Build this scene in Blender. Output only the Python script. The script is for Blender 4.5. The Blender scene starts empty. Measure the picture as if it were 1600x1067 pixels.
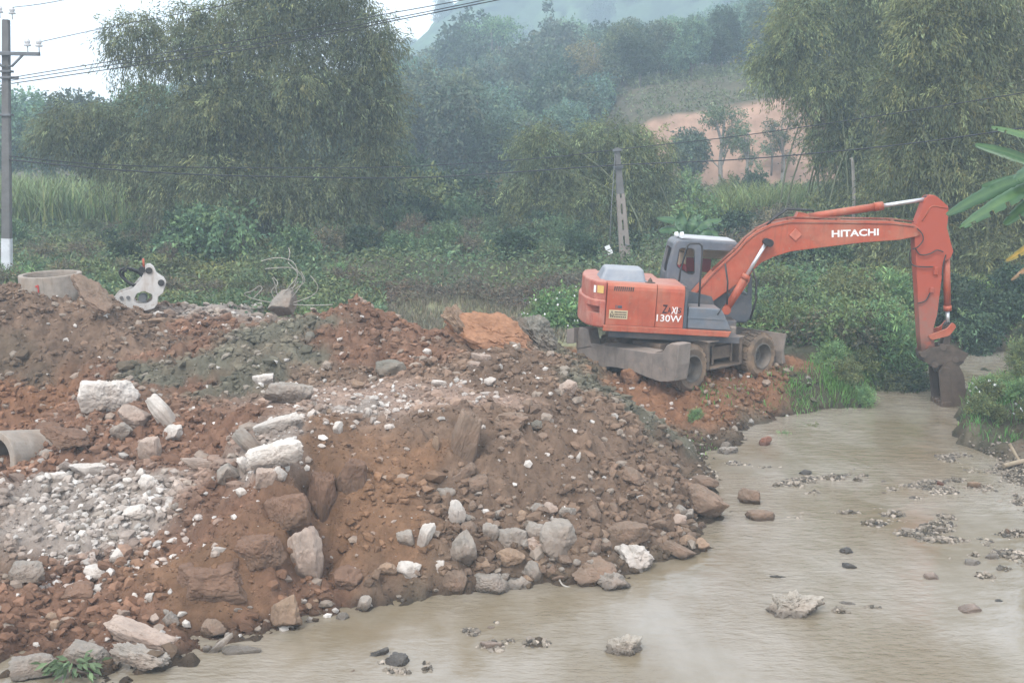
import bpy, bmesh, math, random
import numpy as np
from math import sin, cos, pi, radians, atan, atan2, sqrt, hypot
from mathutils import Vector, Matrix, Euler
R = radians
scene = bpy.context.scene
COL = scene.collection
# ------------------------------------------------------------------ camera
CAMH = 6.2
PITCH = atan(333.5 / 2000)
cam_data = bpy.data.cameras.new("camera")
cam_data.sensor_width = 36.0
cam_data.lens = 45.0
cam_data.clip_start = 0.1
cam_data.clip_end = 3000
cam = bpy.data.objects.new("camera", cam_data)
cam.location = (0, 0, CAMH)
cam.rotation_euler = (pi / 2 - PITCH, 0, 0)
COL.objects.link(cam)
scene.camera = cam
# ------------------------------------------------------------------ light
SUN_EL, SUN_AZ = R(52), R(205)          # azimuth clockwise from +Y (north)
world = bpy.data.worlds.new("World")
scene.world = world
world.use_nodes = True
wn = world.node_tree.nodes
wl = world.node_tree.links
wn.clear()
w_out = wn.new("ShaderNodeOutputWorld")
w_bg = wn.new("ShaderNodeBackground")
w_sky = wn.new("ShaderNodeTexSky")
w_sky.sky_type = 'NISHITA'
w_sky.sun_disc = False
w_sky.sun_elevation = SUN_EL
w_sky.sun_rotation = SUN_AZ
w_sky.air_density = 1.0
w_sky.dust_density = 1.0
w_sky.ozone_density = 1.0
w_hsv = wn.new("ShaderNodeHueSaturation")      # an overcast sky has lost most of its blue
w_hsv.inputs['Saturation'].default_value = 0.28
w_bg.inputs['Strength'].default_value = 0.15
wl.new(w_sky.outputs[0], w_hsv.inputs['Color'])
w_mix = wn.new("ShaderNodeMix"); w_mix.data_type = 'RGBA'     # even cloud cover over the clear-sky gradient
w_mix.inputs[0].default_value = 0.65
w_mix.inputs[7].default_value = (5.15, 5.5, 6.1, 1)
wl.new(w_hsv.outputs[0], w_mix.inputs[6])
wl.new(w_mix.outputs[2], w_bg.inputs['Color'])
wl.new(w_bg.outputs[0], w_out.inputs['Surface'])
sun_data = bpy.data.lights.new("sun", 'SUN')
sun_data.energy = 1.2
sun_data.angle = R(18)
sun_data.color = (1.0, 0.96, 0.90)
sun = bpy.data.objects.new("sun", sun_data)
sd = Vector((sin(SUN_AZ) * cos(SUN_EL), cos(SUN_AZ) * cos(SUN_EL), sin(SUN_EL)))
sun.rotation_euler = (-sd).to_track_quat('-Z', 'Y').to_euler()
sun.location = (0, 0, 60)
COL.objects.link(sun)
scene.view_settings.view_transform = 'Standard'
scene.view_settings.look = 'None'
scene.view_settings.exposure = 1.28
scene.view_settings.gamma = 1.0
HAZE_DENSITY = 0.0022
scene.cycles.max_bounces = 6
scene.cycles.diffuse_bounces = 3
scene.cycles.glossy_bounces = 3
scene.cycles.transmission_bounces = 4
scene.cycles.volume_bounces = 2
scene.cycles.use_denoising = True
# ------------------------------------------------------------------ helpers
CAMP = np.array([0.0, 0.0, CAMH])
def ray(px, py):
    u = (px - 800) / 2000.0; v = (533.5 - py) / 2000.0
    return np.array([u, cos(PITCH) + v * sin(PITCH), -sin(PITCH) + v * cos(PITCH)])
def at(px, py, Y):
    d = ray(px, py); return CAMP + d * (Y / d[1])
def onz(px, py, z):
    d = ray(px, py); return CAMP + d * ((z - CAMH) / d[2])
def tag(o, label=None, cat=None, group=None, kind=None):
    if label: o['label'] = label
    if cat: o['category'] = cat
    if group: o['group'] = group
    if kind: o['kind'] = kind
    return o
def empty(name, loc=(0, 0, 0), rot=(0, 0, 0), parent=None):
    o = bpy.data.objects.new(name, None)
    o.empty_display_size = 0.2
    COL.objects.link(o)
    o.location = loc; o.rotation_euler = rot
    if parent: o.parent = parent
    return o
def link(name, me, m=None, parent=None):
    if m is not None:
        me.materials.clear()
        for k in (m if isinstance(m, (list, tuple)) else [m]): me.materials.append(k)
    o = bpy.data.objects.new(name, me)
    COL.objects.link(o)
    if parent: o.parent = parent
    return o
def copy_tree(o, parent=None):
    c = o.copy(); COL.objects.link(c)
    if parent: c.parent = parent
    for ch in o.children: copy_tree(ch, c)
    return c
def np_mesh(name, V, F, smooth=False, col=None, mi=None):
    V = np.ascontiguousarray(V, dtype=np.float32); F = np.ascontiguousarray(F, dtype=np.int32)
    n, k = F.shape
    me = bpy.data.meshes.new(name)
    me.vertices.add(len(V)); me.vertices.foreach_set('co', V.ravel())
    me.loops.add(n * k); me.loops.foreach_set('vertex_index', F.ravel())
    me.polygons.add(n)
    me.polygons.foreach_set('loop_start', np.arange(0, n * k, k, dtype=np.int32))
    if smooth: me.polygons.foreach_set('use_smooth', np.ones(n, dtype=bool))
    else: me.polygons.foreach_set('use_smooth', np.zeros(n, dtype=bool))
    if mi is not None: me.polygons.foreach_set('material_index', np.asarray(mi, dtype=np.int32))
    me.update(calc_edges=True)
    if col is not None:
        a = me.color_attributes.new('Col', 'FLOAT_COLOR', 'POINT')
        c = np.ones((len(V), 4), dtype=np.float32); c[:, :3] = col
        a.data.foreach_set('color', c.ravel())
    return me
# ---- gradient noise in numpy
_rs = np.random.RandomState(7)
_perm = np.concatenate([_rs.permutation(256)] * 3)
_g3 = _rs.normal(size=(256, 3)); _g3 /= np.linalg.norm(_g3, axis=1)[:, None]
def noise3(x, y, z):
    x = np.asarray(x, float); y = np.asarray(y, float) + 0 * x; z = np.asarray(z, float) + 0 * x
    xi = np.floor(x).astype(int); yi = np.floor(y).astype(int); zi = np.floor(z).astype(int)
    xf, yf, zf = x - xi, y - yi, z - zi
    u = xf**3 * (xf * (xf * 6 - 15) + 10); v = yf**3 * (yf * (yf * 6 - 15) + 10); w = zf**3 * (zf * (zf * 6 - 15) + 10)
    xi &= 255; yi &= 255; zi &= 255
    def g(i, j, k, a, b, c):
        h = _perm[_perm[_perm[(xi + i) & 255] + ((yi + j) & 255)] + ((zi + k) & 255)]
        gg = _g3[h]; return gg[..., 0] * a + gg[..., 1] * b + gg[..., 2] * c
    def l(t, a, b): return a + t * (b - a)
    return l(w, l(v, l(u, g(0,0,0,xf,yf,zf), g(1,0,0,xf-1,yf,zf)), l(u, g(0,1,0,xf,yf-1,zf), g(1,1,0,xf-1,yf-1,zf))),
                l(v, l(u, g(0,0,1,xf,yf,zf-1), g(1,0,1,xf-1,yf,zf-1)), l(u, g(0,1,1,xf,yf-1,zf-1), g(1,1,1,xf-1,yf-1,zf-1))))
def fbm(x, y, z, octv=4, gain=.5):
    s = 0; a = 1.0; f = 1.0
    for i in range(octv):
        s = s + a * noise3(x * f + 13.7 * i, y * f + 5.1 * i, z * f + 9.3 * i); a *= gain; f *= 2.03
    return s
def sst(a, b, t):
    t = np.clip((t - a) / (b - a), 0, 1); return t * t * (3 - 2 * t)
# ---- mesh accumulator
class MB:
    def __init__(s): s.bm = bmesh.new()
    def _x(s, vs, M):
        if M is not None:
            for v in vs: v.co = M @ v.co
    def box(s, lo, hi, M=None, bev=0.0, seg=2):
        t = bmesh.new()
        x0, y0, z0 = lo; x1, y1, z1 = hi
        vs = [t.verts.new(p) for p in ((x0,y0,z0),(x1,y0,z0),(x1,y1,z0),(x0,y1,z0),(x0,y0,z1),(x1,y0,z1),(x1,y1,z1),(x0,y1,z1))]
        for f in ((3,2,1,0),(4,5,6,7),(0,1,5,4),(1,2,6,5),(2,3,7,6),(3,0,4,7)): t.faces.new([vs[i] for i in f])
        if bev > 0: bmesh.ops.bevel(t, geom=list(t.edges), offset=bev, segments=seg, affect='EDGES', profile=.5)
        s.merge(t, M); return s
    def merge(s, t, M=None):
        t.verts.ensure_lookup_table()
        mp = {}
        for v in t.verts: mp[v] = s.bm.verts.new((M @ v.co) if M is not None else v.co)
        for f in t.faces:
            try:
                nf = s.bm.faces.new([mp[v] for v in f.verts]); nf.smooth = f.smooth
            except ValueError: pass
        t.free()
    def prism(s, pts, y0, y1, M=None, bev=0.0, axis='y', seg=2):
        """outline of 2D points extruded between y0 and y1; axis y: (x,z) outline, z: (x,y), x: (y,z)"""
        t = bmesh.new()
        def P(a, b, c): return {'y': (a, c, b), 'z': (a, b, c), 'x': (c, a, b)}[axis]
        A = [t.verts.new(P(a, b, y0)) for a, b in pts]; B = [t.verts.new(P(a, b, y1)) for a, b in pts]
        n = len(pts)
        t.faces.new(A); t.faces.new(B[::-1])
        for i in range(n): t.faces.new((A[i], B[i], B[(i + 1) % n], A[(i + 1) % n]))
        bmesh.ops.recalc_face_normals(t, faces=list(t.faces))
        if bev > 0:
            ed = [e for e in t.edges if e.is_manifold and e.calc_face_angle(0) > 0.5]
            bmesh.ops.bevel(t, geom=ed, offset=bev, segments=seg, affect='EDGES', profile=.5, clamp_overlap=True)
        s.merge(t, M); return s
    def tube(s, pts, r, n=10, cap=True, M=None, smooth=True):
        pts = [Vector(p) for p in pts]
        rs = r if isinstance(r, (list, tuple)) else [r] * len(pts)
        rings = []
        up = Vector((0, 0, 1)); prev = None
        for i, p in enumerate(pts):
            d = (pts[min(i + 1, len(pts) - 1)] - pts[max(i - 1, 0)]).normalized()
            if prev is None:
                a = d.cross(up)
                if a.length < 1e-3: a = d.cross(Vector((1, 0, 0)))
                a.normalize()
            else:
                a = (prev - d * prev.dot(d))
                if a.length < 1e-4: a = d.orthogonal()
                a.normalize()
            prev = a; b = d.cross(a)
            ring = []
            for k in range(n):
                q = p + (a * cos(2 * pi * k / n) + b * sin(2 * pi * k / n)) * rs[i]
                ring.append(s.bm.verts.new((M @ q) if M is not None else q))
            rings.append(ring)
        for i in range(len(rings) - 1):
            for k in range(n):
                f = s.bm.faces.new((rings[i][k], rings[i][(k + 1) % n], rings[i + 1][(k + 1) % n], rings[i + 1][k])); f.smooth = smooth
        if cap:
            s.bm.faces.new(rings[0][::-1]); s.bm.faces.new(rings[-1])
        return s
    def lathe(s, prof, n=32, M=None, smooth=False, axis='y', closed=False):
        """profile of (r, h) turned about an axis"""
        rings = []
        for r, h in prof:
            ring = []
            for k in range(n):
                a = 2 * pi * k / n; c, d = r * cos(a), r * sin(a)
                q = Vector({'y': (c, h, d), 'z': (c, d, h), 'x': (h, c, d)}[axis])
                ring.append(s.bm.verts.new((M @ q) if M is not None else q))
            rings.append(ring)
        m = len(rings)
        for i in range(m if closed else m - 1):
            A, B = rings[i], rings[(i + 1) % m]
            for k in range(n):
                f = s.bm.faces.new((A[k], A[(k + 1) % n], B[(k + 1) % n], B[k])); f.smooth = smooth
        if not closed:
            if prof[0][0] > 1e-6: s.bm.faces.new(rings[0][::-1])
            if prof[-1][0] > 1e-6: s.bm.faces.new(rings[-1])
        return s
    def mesh(s, name):
        bmesh.ops.recalc_face_normals(s.bm, faces=list(s.bm.faces))
        me = bpy.data.meshes.new(name); s.bm.to_mesh(me); s.bm.free(); return me
    def build(s, name, m, parent=None): return link(name, s.mesh(name), m, parent)
def text_mesh(s, size, ext=.004, bold=0.0, shear=0.0, sx=1.0):
    cu = bpy.data.curves.new('lettering', 'FONT')
    cu.body = s; cu.size = size; cu.extrude = ext; cu.offset = bold; cu.shear = shear; cu.resolution_u = 3
    o = bpy.data.objects.new('lettering', cu); COL.objects.link(o)
    dg = bpy.context.evaluated_depsgraph_get(); dg.update()
    me = bpy.data.meshes.new_from_object(o.evaluated_get(dg))
    bpy.data.objects.remove(o); bpy.data.curves.remove(cu)
    n = len(me.vertices); co = np.empty(n * 3, dtype=np.float32); me.vertices.foreach_get('co', co); co = co.reshape(-1, 3)
    co[:, 0] *= sx
    me.vertices.foreach_set('co', co.ravel()); me.update()
    return me, float(co[:, 0].min()), float(co[:, 0].max())
# ------------------------------------------------------------------ materials
def nt(name):
    m = bpy.data.materials.new(name); m.use_nodes = True
    t = m.node_tree; t.nodes.clear()
    o = t.nodes.new('ShaderNodeOutputMaterial')
    return m, t, o
def mixcol(t, f, a, b, mode='MIX'):
    n = t.nodes.new('ShaderNodeMix'); n.data_type = 'RGBA'; n.blend_type = mode
    for s, v in ((n.inputs[0], f), (n.inputs[6], a), (n.inputs[7], b)):
        if hasattr(v, 'is_linked') or isinstance(v, bpy.types.NodeSocket): t.links.new(v, s)
        elif isinstance(v, (int, float)): s.default_value = v
        else: s.default_value = (*v[:3], 1)
    return n.outputs[2]
def nz(t, scale, detail=4, rough=.55, coord='Object', stretch=None):
    tc = t.nodes.new('ShaderNodeTexCoord')
    src = tc.outputs[coord]
    if stretch:
        mp = t.nodes.new('ShaderNodeMapping'); mp.inputs['Scale'].default_value = stretch
        t.links.new(src, mp.inputs[0]); src = mp.outputs[0]
    n = t.nodes.new('ShaderNodeTexNoise'); n.inputs['Scale'].default_value = scale
    n.inputs['Detail'].default_value = detail; n.inputs['Roughness'].default_value = rough
    t.links.new(src, n.inputs['Vector']); return n.outputs['Fac']
def ramp(t, f, a, b, va=0.0, vb=1.0):
    n = t.nodes.new('ShaderNodeMapRange'); n.interpolation_type = 'SMOOTHSTEP'
    n.inputs[1].default_value = a; n.inputs[2].default_value = b; n.inputs[3].default_value = va; n.inputs[4].default_value = vb
    t.links.new(f, n.inputs[0]); return n.outputs[0]
def math_n(t, op, a, b):
    n = t.nodes.new('ShaderNodeMath'); n.operation = op; n.use_clamp = True
    for i, v in enumerate((a, b)):
        if isinstance(v, (int, float)): n.inputs[i].default_value = v
        else: t.links.new(v, n.inputs[i])
    return n.outputs[0]
def mat(name, base, rough=.7, vary=.2, scale=5, bump=0.0, bscale=None, metal=0.0, spec=.4, dust=None, dust_amt=.5, top=.0, stain=None, stain_amt=.5, sscale=2.5, streak=None, attr=False, coord='Object', rnd=0.0):
    m, t, o = nt(name)
    b = t.nodes.new('ShaderNodeBsdfPrincipled')
    b.inputs['Roughness'].default_value = rough; b.inputs['Metallic'].default_value = metal
    b.inputs['Specular IOR Level'].default_value = spec
    n1 = nz(t, scale, 6, .6, coord)
    lo = [c * (1 - vary) for c in base]; hi = [min(1, c * (1 + vary)) for c in base]
    c = mixcol(t, ramp(t, n1, .25, .75), lo, hi)
    if attr:
        at_ = t.nodes.new('ShaderNodeAttribute'); at_.attribute_name = 'Col'
        g = ramp(t, n1, .2, .8, 1 - vary, 1 + vary)
        cc = t.nodes.new('ShaderNodeCombineColor')
        for i in range(3): t.links.new(g, cc.inputs[i])
        c = mixcol(t, 1.0, at_.outputs['Color'], cc.outputs[0], 'MULTIPLY')
    if rnd:
        oi = t.nodes.new('ShaderNodeObjectInfo')
        hs = t.nodes.new('ShaderNodeHueSaturation')
        t.links.new(ramp(t, oi.outputs['Random'], 0, 1, 1 - rnd, 1 + rnd), hs.inputs['Value'])
        t.links.new(c, hs.inputs['Color']); c = hs.outputs[0]
    if stain is not None:
        c = mixcol(t, math_n(t, 'MULTIPLY', ramp(t, nz(t, sscale, 8, .7, coord), .5, .68), stain_amt), c, stain)
    if streak is not None:          # run-off streaks and splashes
        c = mixcol(t, math_n(t, 'MULTIPLY', ramp(t, nz(t, 3.0, 6, .7, coord, (3, 3, .28)), .5, .7), streak[1]), c, streak[0])
        c = mixcol(t, math_n(t, 'MULTIPLY', ramp(t, nz(t, 9.0, 8, .75, coord), .57, .66), streak[1] * 1.1), c, streak[2])
    if dust is not None:
        f = ramp(t, nz(t, 1.7, 8, .68, coord), .38, .72)
        if top:
            ge = t.nodes.new('ShaderNodeNewGeometry'); sp = t.nodes.new('ShaderNodeSeparateXYZ')
            t.links.new(ge.outputs['Normal'], sp.inputs[0])
            f = math_n(t, 'ADD', f, math_n(t, 'MULTIPLY', ramp(t, sp.outputs[2], .3, .95), top))
        c = mixcol(t, math_n(t, 'MULTIPLY', f, dust_amt), c, dust)
    t.links.new(c, b.inputs['Base Color'])
    if bump:
        bp = t.nodes.new('ShaderNodeBump'); bp.inputs['Strength'].default_value = bump; bp.inputs['Distance'].default_value = .03
        t.links.new(nz(t, bscale or scale * 4, 8, .65, coord), bp.inputs['Height']); t.links.new(bp.outputs[0], b.inputs['Normal'])
    t.links.new(b.outputs[0], o.inputs['Surface'])
    return m
def leafmat(name, base, vary=.35, rough=.55, trans=.25, rnd=.12, yellow=None):
    """leaf colour differs from spray to spray (Col) and a little from plant to plant"""
    m, t, o = nt(name)
    at_ = t.nodes.new('ShaderNodeAttribute'); at_.attribute_name = 'Col'
    c = mixcol(t, 1.0, at_.outputs['Color'], base, 'MULTIPLY')
    oi = t.nodes.new('ShaderNodeObjectInfo'); hs = t.nodes.new('ShaderNodeHueSaturation')
    t.links.new(ramp(t, oi.outputs['Random'], 0, 1, 1 - rnd, 1 + rnd), hs.inputs['Value'])
    t.links.new(ramp(t, oi.outputs['Random'], 0, 1, .5 - rnd * .16, .5 + rnd * .16), hs.inputs['Hue'])
    t.links.new(c, hs.inputs['Color'])
    d = t.nodes.new('ShaderNodeBsdfPrincipled'); d.inputs['Roughness'].default_value = rough; d.inputs['Specular IOR Level'].default_value = .25
    tr = t.nodes.new('ShaderNodeBsdfTranslucent'); mx = t.nodes.new('ShaderNodeMixShader'); mx.inputs[0].default_value = trans
    t.links.new(hs.outputs[0], d.inputs['Base Color']); t.links.new(hs.outputs[0], tr.inputs['Color'])
    t.links.new(d.outputs[0], mx.inputs[1]); t.links.new(tr.outputs[0], mx.inputs[2]); t.links.new(mx.outputs[0], o.inputs['Surface'])
    return m
# ------------------------------------------------------------------ ground
SOIL = {'r': (.175, .096, .061, 1.0), 'b': (.165, .110, .076, 1.0), 's': (.178, .101, .058, .45), 'g': (.125, .115, .083, .9),
        'w': (.29, .245, .21, .8), 't': (.27, .19, .145, .25), 'd': (.105, .076, .052, .8), 'o': (.20, .102, .056, .8),
        'k': (.075, .075, .045, .7), 'p': (.24, .235, .135, .4), 'n': (.17, .14, .10, .3)}
# points read off the photograph: pixel, height above the water, soil
CPIX = """-200 1078 .0 d|0 1062 .0 d|170 1064 .0 d|260 1050 .0 d|330 1030 .0 d|400 1003 .0 d|480 975 .0 d|560 958 .0 d|640 943 .0 d|700 930 .0 d|760 926 .0 d
850 912 .0 d|950 912 .0 d|1000 888 .0 d|1085 868 .0 d|1110 832 .0 d|1135 815 .0 d|1130 775 .0 d|1110 735 .0 d|1100 712 .0 d|1150 700 .0 d|1185 692 .0 d|1165 672 .0 d
1230 652 .0 d|1290 640 .0 d|1350 612 .0 d|1375 600 .0 k|1420 592 .0 k|1450 588 .0 k
0 1000 .15 r|120 1000 .15 r|200 1000 .13 r|300 1000 .10 r|-80 960 .3 r|0 950 .3 r|100 950 .3 r|210 955 .28 r|380 965 .14 r|450 945 .15 r|520 930 .15 r|600 915 .2 b
260 945 .28 s|330 945 .26 s|390 935 .3 s|260 895 .55 s|330 885 .7 s|390 870 .75 s|100 900 .45 r|20 890 .5 b|40 820 .75 w|-60 820 .8 b|120 830 .7 w|200 810 .8 w|230 760 1.0 w|160 770 .95 w|90 750 1.0 w|300 850 .78 r|320 780 1.05 r
250 720 1.2 r|120 710 1.15 r|60 720 1.05 r|400 730 1.45 w|370 790 1.15 r|440 690 1.75 w|460 655 1.92 w|350 660 1.6 r|280 660 1.55 r|200 665 1.5 r|120 650 1.45 r|330 700 1.4 r
490 650 1.95 s|500 690 1.72 s|470 760 1.38 s|440 810 1.12 s|415 850 .88 r|400 868 .75 r
560 690 1.62 s|560 730 1.42 s|530 760 1.22 s|600 760 1.2 s|510 810 .78 s|590 810 .86 s|480 860 .5 r|460 900 .38 r|540 870 .5 s|620 860 .52 s|620 800 .95 s|660 720 1.4 s
700 890 .32 b|760 860 .5 b|850 860 .42 b|930 860 .4 b|700 820 .75 b|780 800 .82 b|700 760 1.1 b|860 760 1.02 b|900 810 .72 b|960 800 .65 b|1000 780 .68 b|1040 840 .2 b|1000 700 1.0 b|900 690 1.35 b|750 690 1.6 b|680 655 1.85 b|800 645 1.8 b|880 605 1.86 b|950 640 1.4 b
1050 700 .5 b|1060 750 .4 b|1085 790 .22 b|960 720 1.08 b|1000 650 1.05 g|1050 670 .66 g|930 605 1.55 g|980 625 1.2 g
600 612 1.76 t|700 614 1.8 t|520 610 1.72 t|640 632 1.8 t|760 628 1.8 t|820 600 1.86 b|460 625 1.75 t|560 632 1.85 w|540 580 1.77 b|450 590 1.7 b
560 545 2.05 r|640 560 1.95 r|520 520 2.26 r|600 502 2.36 r|545 469 2.70 r|575 475 2.64 r|520 482 2.56 r|640 510 2.2 r|690 522 2.05 r|700 570 1.98 b|760 575 1.97 b|830 575 1.95 b|490 500 2.4 g|480 550 1.98 g|760 535 2.05 b|830 548 2.0 b
350 600 1.66 g|260 592 1.62 g|230 575 1.7 g|330 560 1.95 g|420 560 2.05 g|430 510 2.29 g|380 522 2.18 g|460 508 2.32 g|300 600 1.6 r
60 474 2.66 b|0 452 2.9 b|-60 445 3.0 b|120 458 2.74 b|150 470 2.66 b|175 495 2.45 b|100 500 2.35 b|20 500 2.4 b|-60 500 2.4 b|100 545 1.9 b|20 545 1.92 d|180 540 1.95 b|240 530 2.0 b|60 580 1.56 d|150 585 1.6 r|0 580 1.56 d
40 610 1.27 o|100 610 1.3 o|0 610 1.27 o|40 648 .86 o|-60 650 .85 o|0 690 .45 r|-60 700 .4 r|60 665 .95 r|100 675 1.2 r|100 640 1.25 r|150 610 1.5 r|200 605 1.6 r
230 500 2.15 b|300 480 2.2 w|260 475 2.25 b|350 478 2.15 w|400 480 2.1 w|440 475 2.1 b|300 510 2.05 r|350 500 2.1 r|240 550 1.9 r|310 540 1.95 r
905 590 .95 o|960 600 .85 o|1000 602 .82 o|1087 604 .78 o|1140 592 .8 o|1200 580 .83 o|1250 565 .86 o|1040 610 .72 o|1000 640 .65 o|1060 640 .4 o|1120 645 .3 o|1200 625 .3 o|1180 600 .62 o|1260 600 .55 k|1300 610 .35 k|1320 590 .55 k|880 560 1.35 g|860 540 1.8 g|905 575 1.12 g|830 505 2.15 g|800 495 2.2 b
1350 560 .7 k|1350 520 1.2 k|1420 560 .55 k|1300 545 .9 k
700 492 1.0 p|850 492 1.0 p|620 485 1.05 p|780 490 1.0 p|560 480 1.1 p|640 474 1.08 b|840 474 1.08 b|740 474 1.08 b|640 447 1.62 k|740 447 1.62 k|860 447 1.6 k|930 450 1.5 k|540 450 1.7 k|700 415 1.85 k|500 430 1.8 k|850 415 1.8 k
1500 692 -.05 d|1550 694 -.05 d|1605 700 -.02 d|1508 664 .4 k|1550 662 .48 k|1610 660 .5 k|1520 640 .55 k|1600 630 .6 k|1545 590 .5 k|1620 585 .5 k|1508 620 .45 k|1498 640 .2 k|1505 610 .15 k|1535 578 .0 k
1488 690 -.3 n|1486 668 -.3 n|1484 645 -.3 n|1490 622 -.3 n|1494 600 -.3 n|1512 580 -.3 n|1480 660 -.35 n|1500 590 -.3 n|1540 567 -.3 n|1450 640 -.4 n|1400 640 -.4 n|1300 670 -.35 n|1400 700 -.35 n|1250 690 -.3 n|1200 720 -.3 n|1500 720 -.3 n|1300 760 -.25 n|1400 760 -.22 n|1200 800 -.3 n|1300 830 -.22 n|1400 850 -.22 n|1500 800 -.2 n|1550 860 -.2 n|1150 860 -.35 n|1100 920 -.4 n|1300 900 -.3 n|1450 930 -.3 n|1600 900 -.3 n|900 980 -.4 n|1200 1000 -.4 n|700 1000 -.38 n|500 1030 -.3 n|600 1060 -.38 n|350 1065 -.28 n|1000 1060 -.4 n|1300 1060 -.4 n|1600 1060 -.4 n
1560 735 .02 n|1600 715 .16 n|1640 700 .3 b|1600 760 .02 n|1660 760 .2 b|1680 680 .4 k|560 990 -.15 n|700 960 -.17 n|860 940 -.16 n|1050 910 -.17 n|1160 830 -.15 n|1150 740 -.14 n|1200 680 -.15 n|1300 655 -.16 n"""
CXYZ = """-3 28 1.35 b|-1 27.5 1.45 b|-5 28.3 1.65 b|-8 31 1.7 k|-12 31 1.9 k|-16 31 2.1 k|-20 36 1.9 k|-14 36 1.9 k|-8 34 1.35 k|-4.5 31 1.2 p|-2 31 1.05 p|1 31.5 1 p|2 30 .85 o|3.9 28.5 .77 o|5 30.5 .84 o|2.5 28.5 .78 o|6.5 31 .9 k|3 33 .95 k|8 32 .9 k|10 33.5 .75 k|-9.8 28.5 2.4 k|-13 28.5 2.6 k
11 35.5 .7 k|13 36 .9 k|16 36 1 k|20 36.5 1.5 k|24 33 1.2 k|12.5 33.2 -.3 n|15 33 -.3 n|18 33 -.3 n|14 34.3 0 k|17.5 34.2 0 k
-20 45 2 k|-10 45 1.9 k|0 45 1.8 k|8 45 1.6 k|16 45 1.8 k|30 45 3 k|-40 60 2 k|-20 60 2.2 k|0 60 2.2 k|20 60 2.5 k|40 60 4 k
-200 100 2.5 k|-60 100 2.3 k|0 100 2.4 k|60 100 2.5 k|200 100 2.5 k|-200 460 2.5 k|0 460 2.5 k|200 460 2.5 k|-200 20 2 k|200 20 2 k|-60 20 2 k|60 25 2 k|0 -30 1 k|-60 -30 2 k|60 -30 2 k
-8 12 -.3 n|-5 13 -.35 n|0 10 -.4 n|8 10 -.4 n|20 10 -.4 n|-12 13 .1 d|-14 16 .7 r|-13 20 .9 r|-15 24 1.8 b|-14 26.5 2.9 b|-20 28 2.6 b|-12.5 22.5 .5 r|-11.5 21 .5 r|14 17 -.25 n|18 22 .2 b|26 24 1 k|22 29 .7 k"""
cp = []; cs = []
for e in CPIX.replace('\n', '|').split('|'):
    a = e.split(); cp.append(onz(float(a[0]), float(a[1]), float(a[2]))); cs.append(SOIL[a[3]])
for e in CXYZ.replace('\n', '|').split('|'):
    a = e.split(); cp.append(np.array([float(a[0]), float(a[1]), float(a[2])])); cs.append(SOIL[a[3]])
cp = np.array(cp); cs = np.array(cs)
MQ = .2
def _phi(r2): return np.sqrt(r2 + MQ * MQ)
d2 = ((cp[:, None, :2] - cp[None, :, :2]) ** 2).sum(-1)
_n = len(cp)
A = np.zeros((_n + 3, _n + 3)); A[:_n, :_n] = _phi(d2) - .012 * np.eye(_n)
A[:_n, _n] = 1; A[:_n, _n + 1:] = cp[:, :2] / 100; A[_n:, :_n] = A[:_n, _n:].T
W = np.linalg.solve(A, np.concatenate([cp[:, 2], [0, 0, 0]]))
def worley(x, y, s, seed=0):
    x = x * s; y = y * s; xi = np.floor(x).astype(int); yi = np.floor(y).astype(int)
    f1 = np.full(x.shape, 9.0); idv = np.zeros(x.shape)
    for i in (-1, 0, 1):
        for j in (-1, 0, 1):
            h = _perm[_perm[(xi + i + seed) & 255] + ((yi + j) & 255)]
            h2 = _perm[h + 17]; dx = xi + i + h / 256.0 - x; dy = yi + j + h2 / 256.0 - y
            d = dx * dx + dy * dy; k = d < f1
            f1 = np.where(k, d, f1); idv = np.where(k, h2 / 256.0, idv)
    return np.sqrt(f1), idv
# gravel bars that only just break the surface of the stream: pixel, half sizes in metres, height
BARS = [(1190, 738, .75, .35, .30), (1282, 746, .45, .3, .31), (1330, 742, .25, .16, .27), (1225, 758, .3, .2, .24), (1330, 800, .55, .22, .27), (1400, 806, .6, .25, .28), (1465, 757, .55, .25, .27), (1480, 845, .8, .35, .25),
        (1600, 850, .7, .4, .25), (1560, 730, .9, .5, .2), (1310, 948, .35, .14, .32), (1580, 770, .7, .3, .25), (1500, 760, .5, .25, .24), (790, 1010, .4, .16, .34), (760, 985, .2, .1, .33), (640, 1040, .3, .12, .33), (1430, 770, .4, .2, .24), (1520, 880, .3, .2, .27)]
_rb = np.random.RandomState(77); BARW = []
for a, b, c, d, h in BARS:                    # each bar is a few uneven patches, some just awash
    p_ = onz(a, b, 0)
    for q_ in range(5):
        BARW.append((p_ + np.array([_rb.normal() * c * .75, _rb.normal() * d * 1.5, 0]), c * _rb.uniform(.3, .7), d * _rb.uniform(.45, 1.0), _rb.uniform(-.03, .045)))
CREV = [onz(*q_) for q_ in ((492, 715, 1.55), (468, 765, 1.25), (448, 805, .98), (430, 838, .8), (398, 874, .6))]
def seg_d(x, y, pts):
    d = np.full(x.shape, 9.0); wx = .08 * noise3(x * 5, y * 5, .5)
    for a, b_ in zip(pts[:-1], pts[1:]):
        e = b_[:2] - a[:2]; t_ = np.clip(((x - a[0]) * e[0] + (y - a[1]) * e[1]) / (e @ e), 0, 1); d = np.minimum(d, np.hypot(x + wx - a[0] - t_ * e[0], y - a[1] - t_ * e[1]))
    return d
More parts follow.
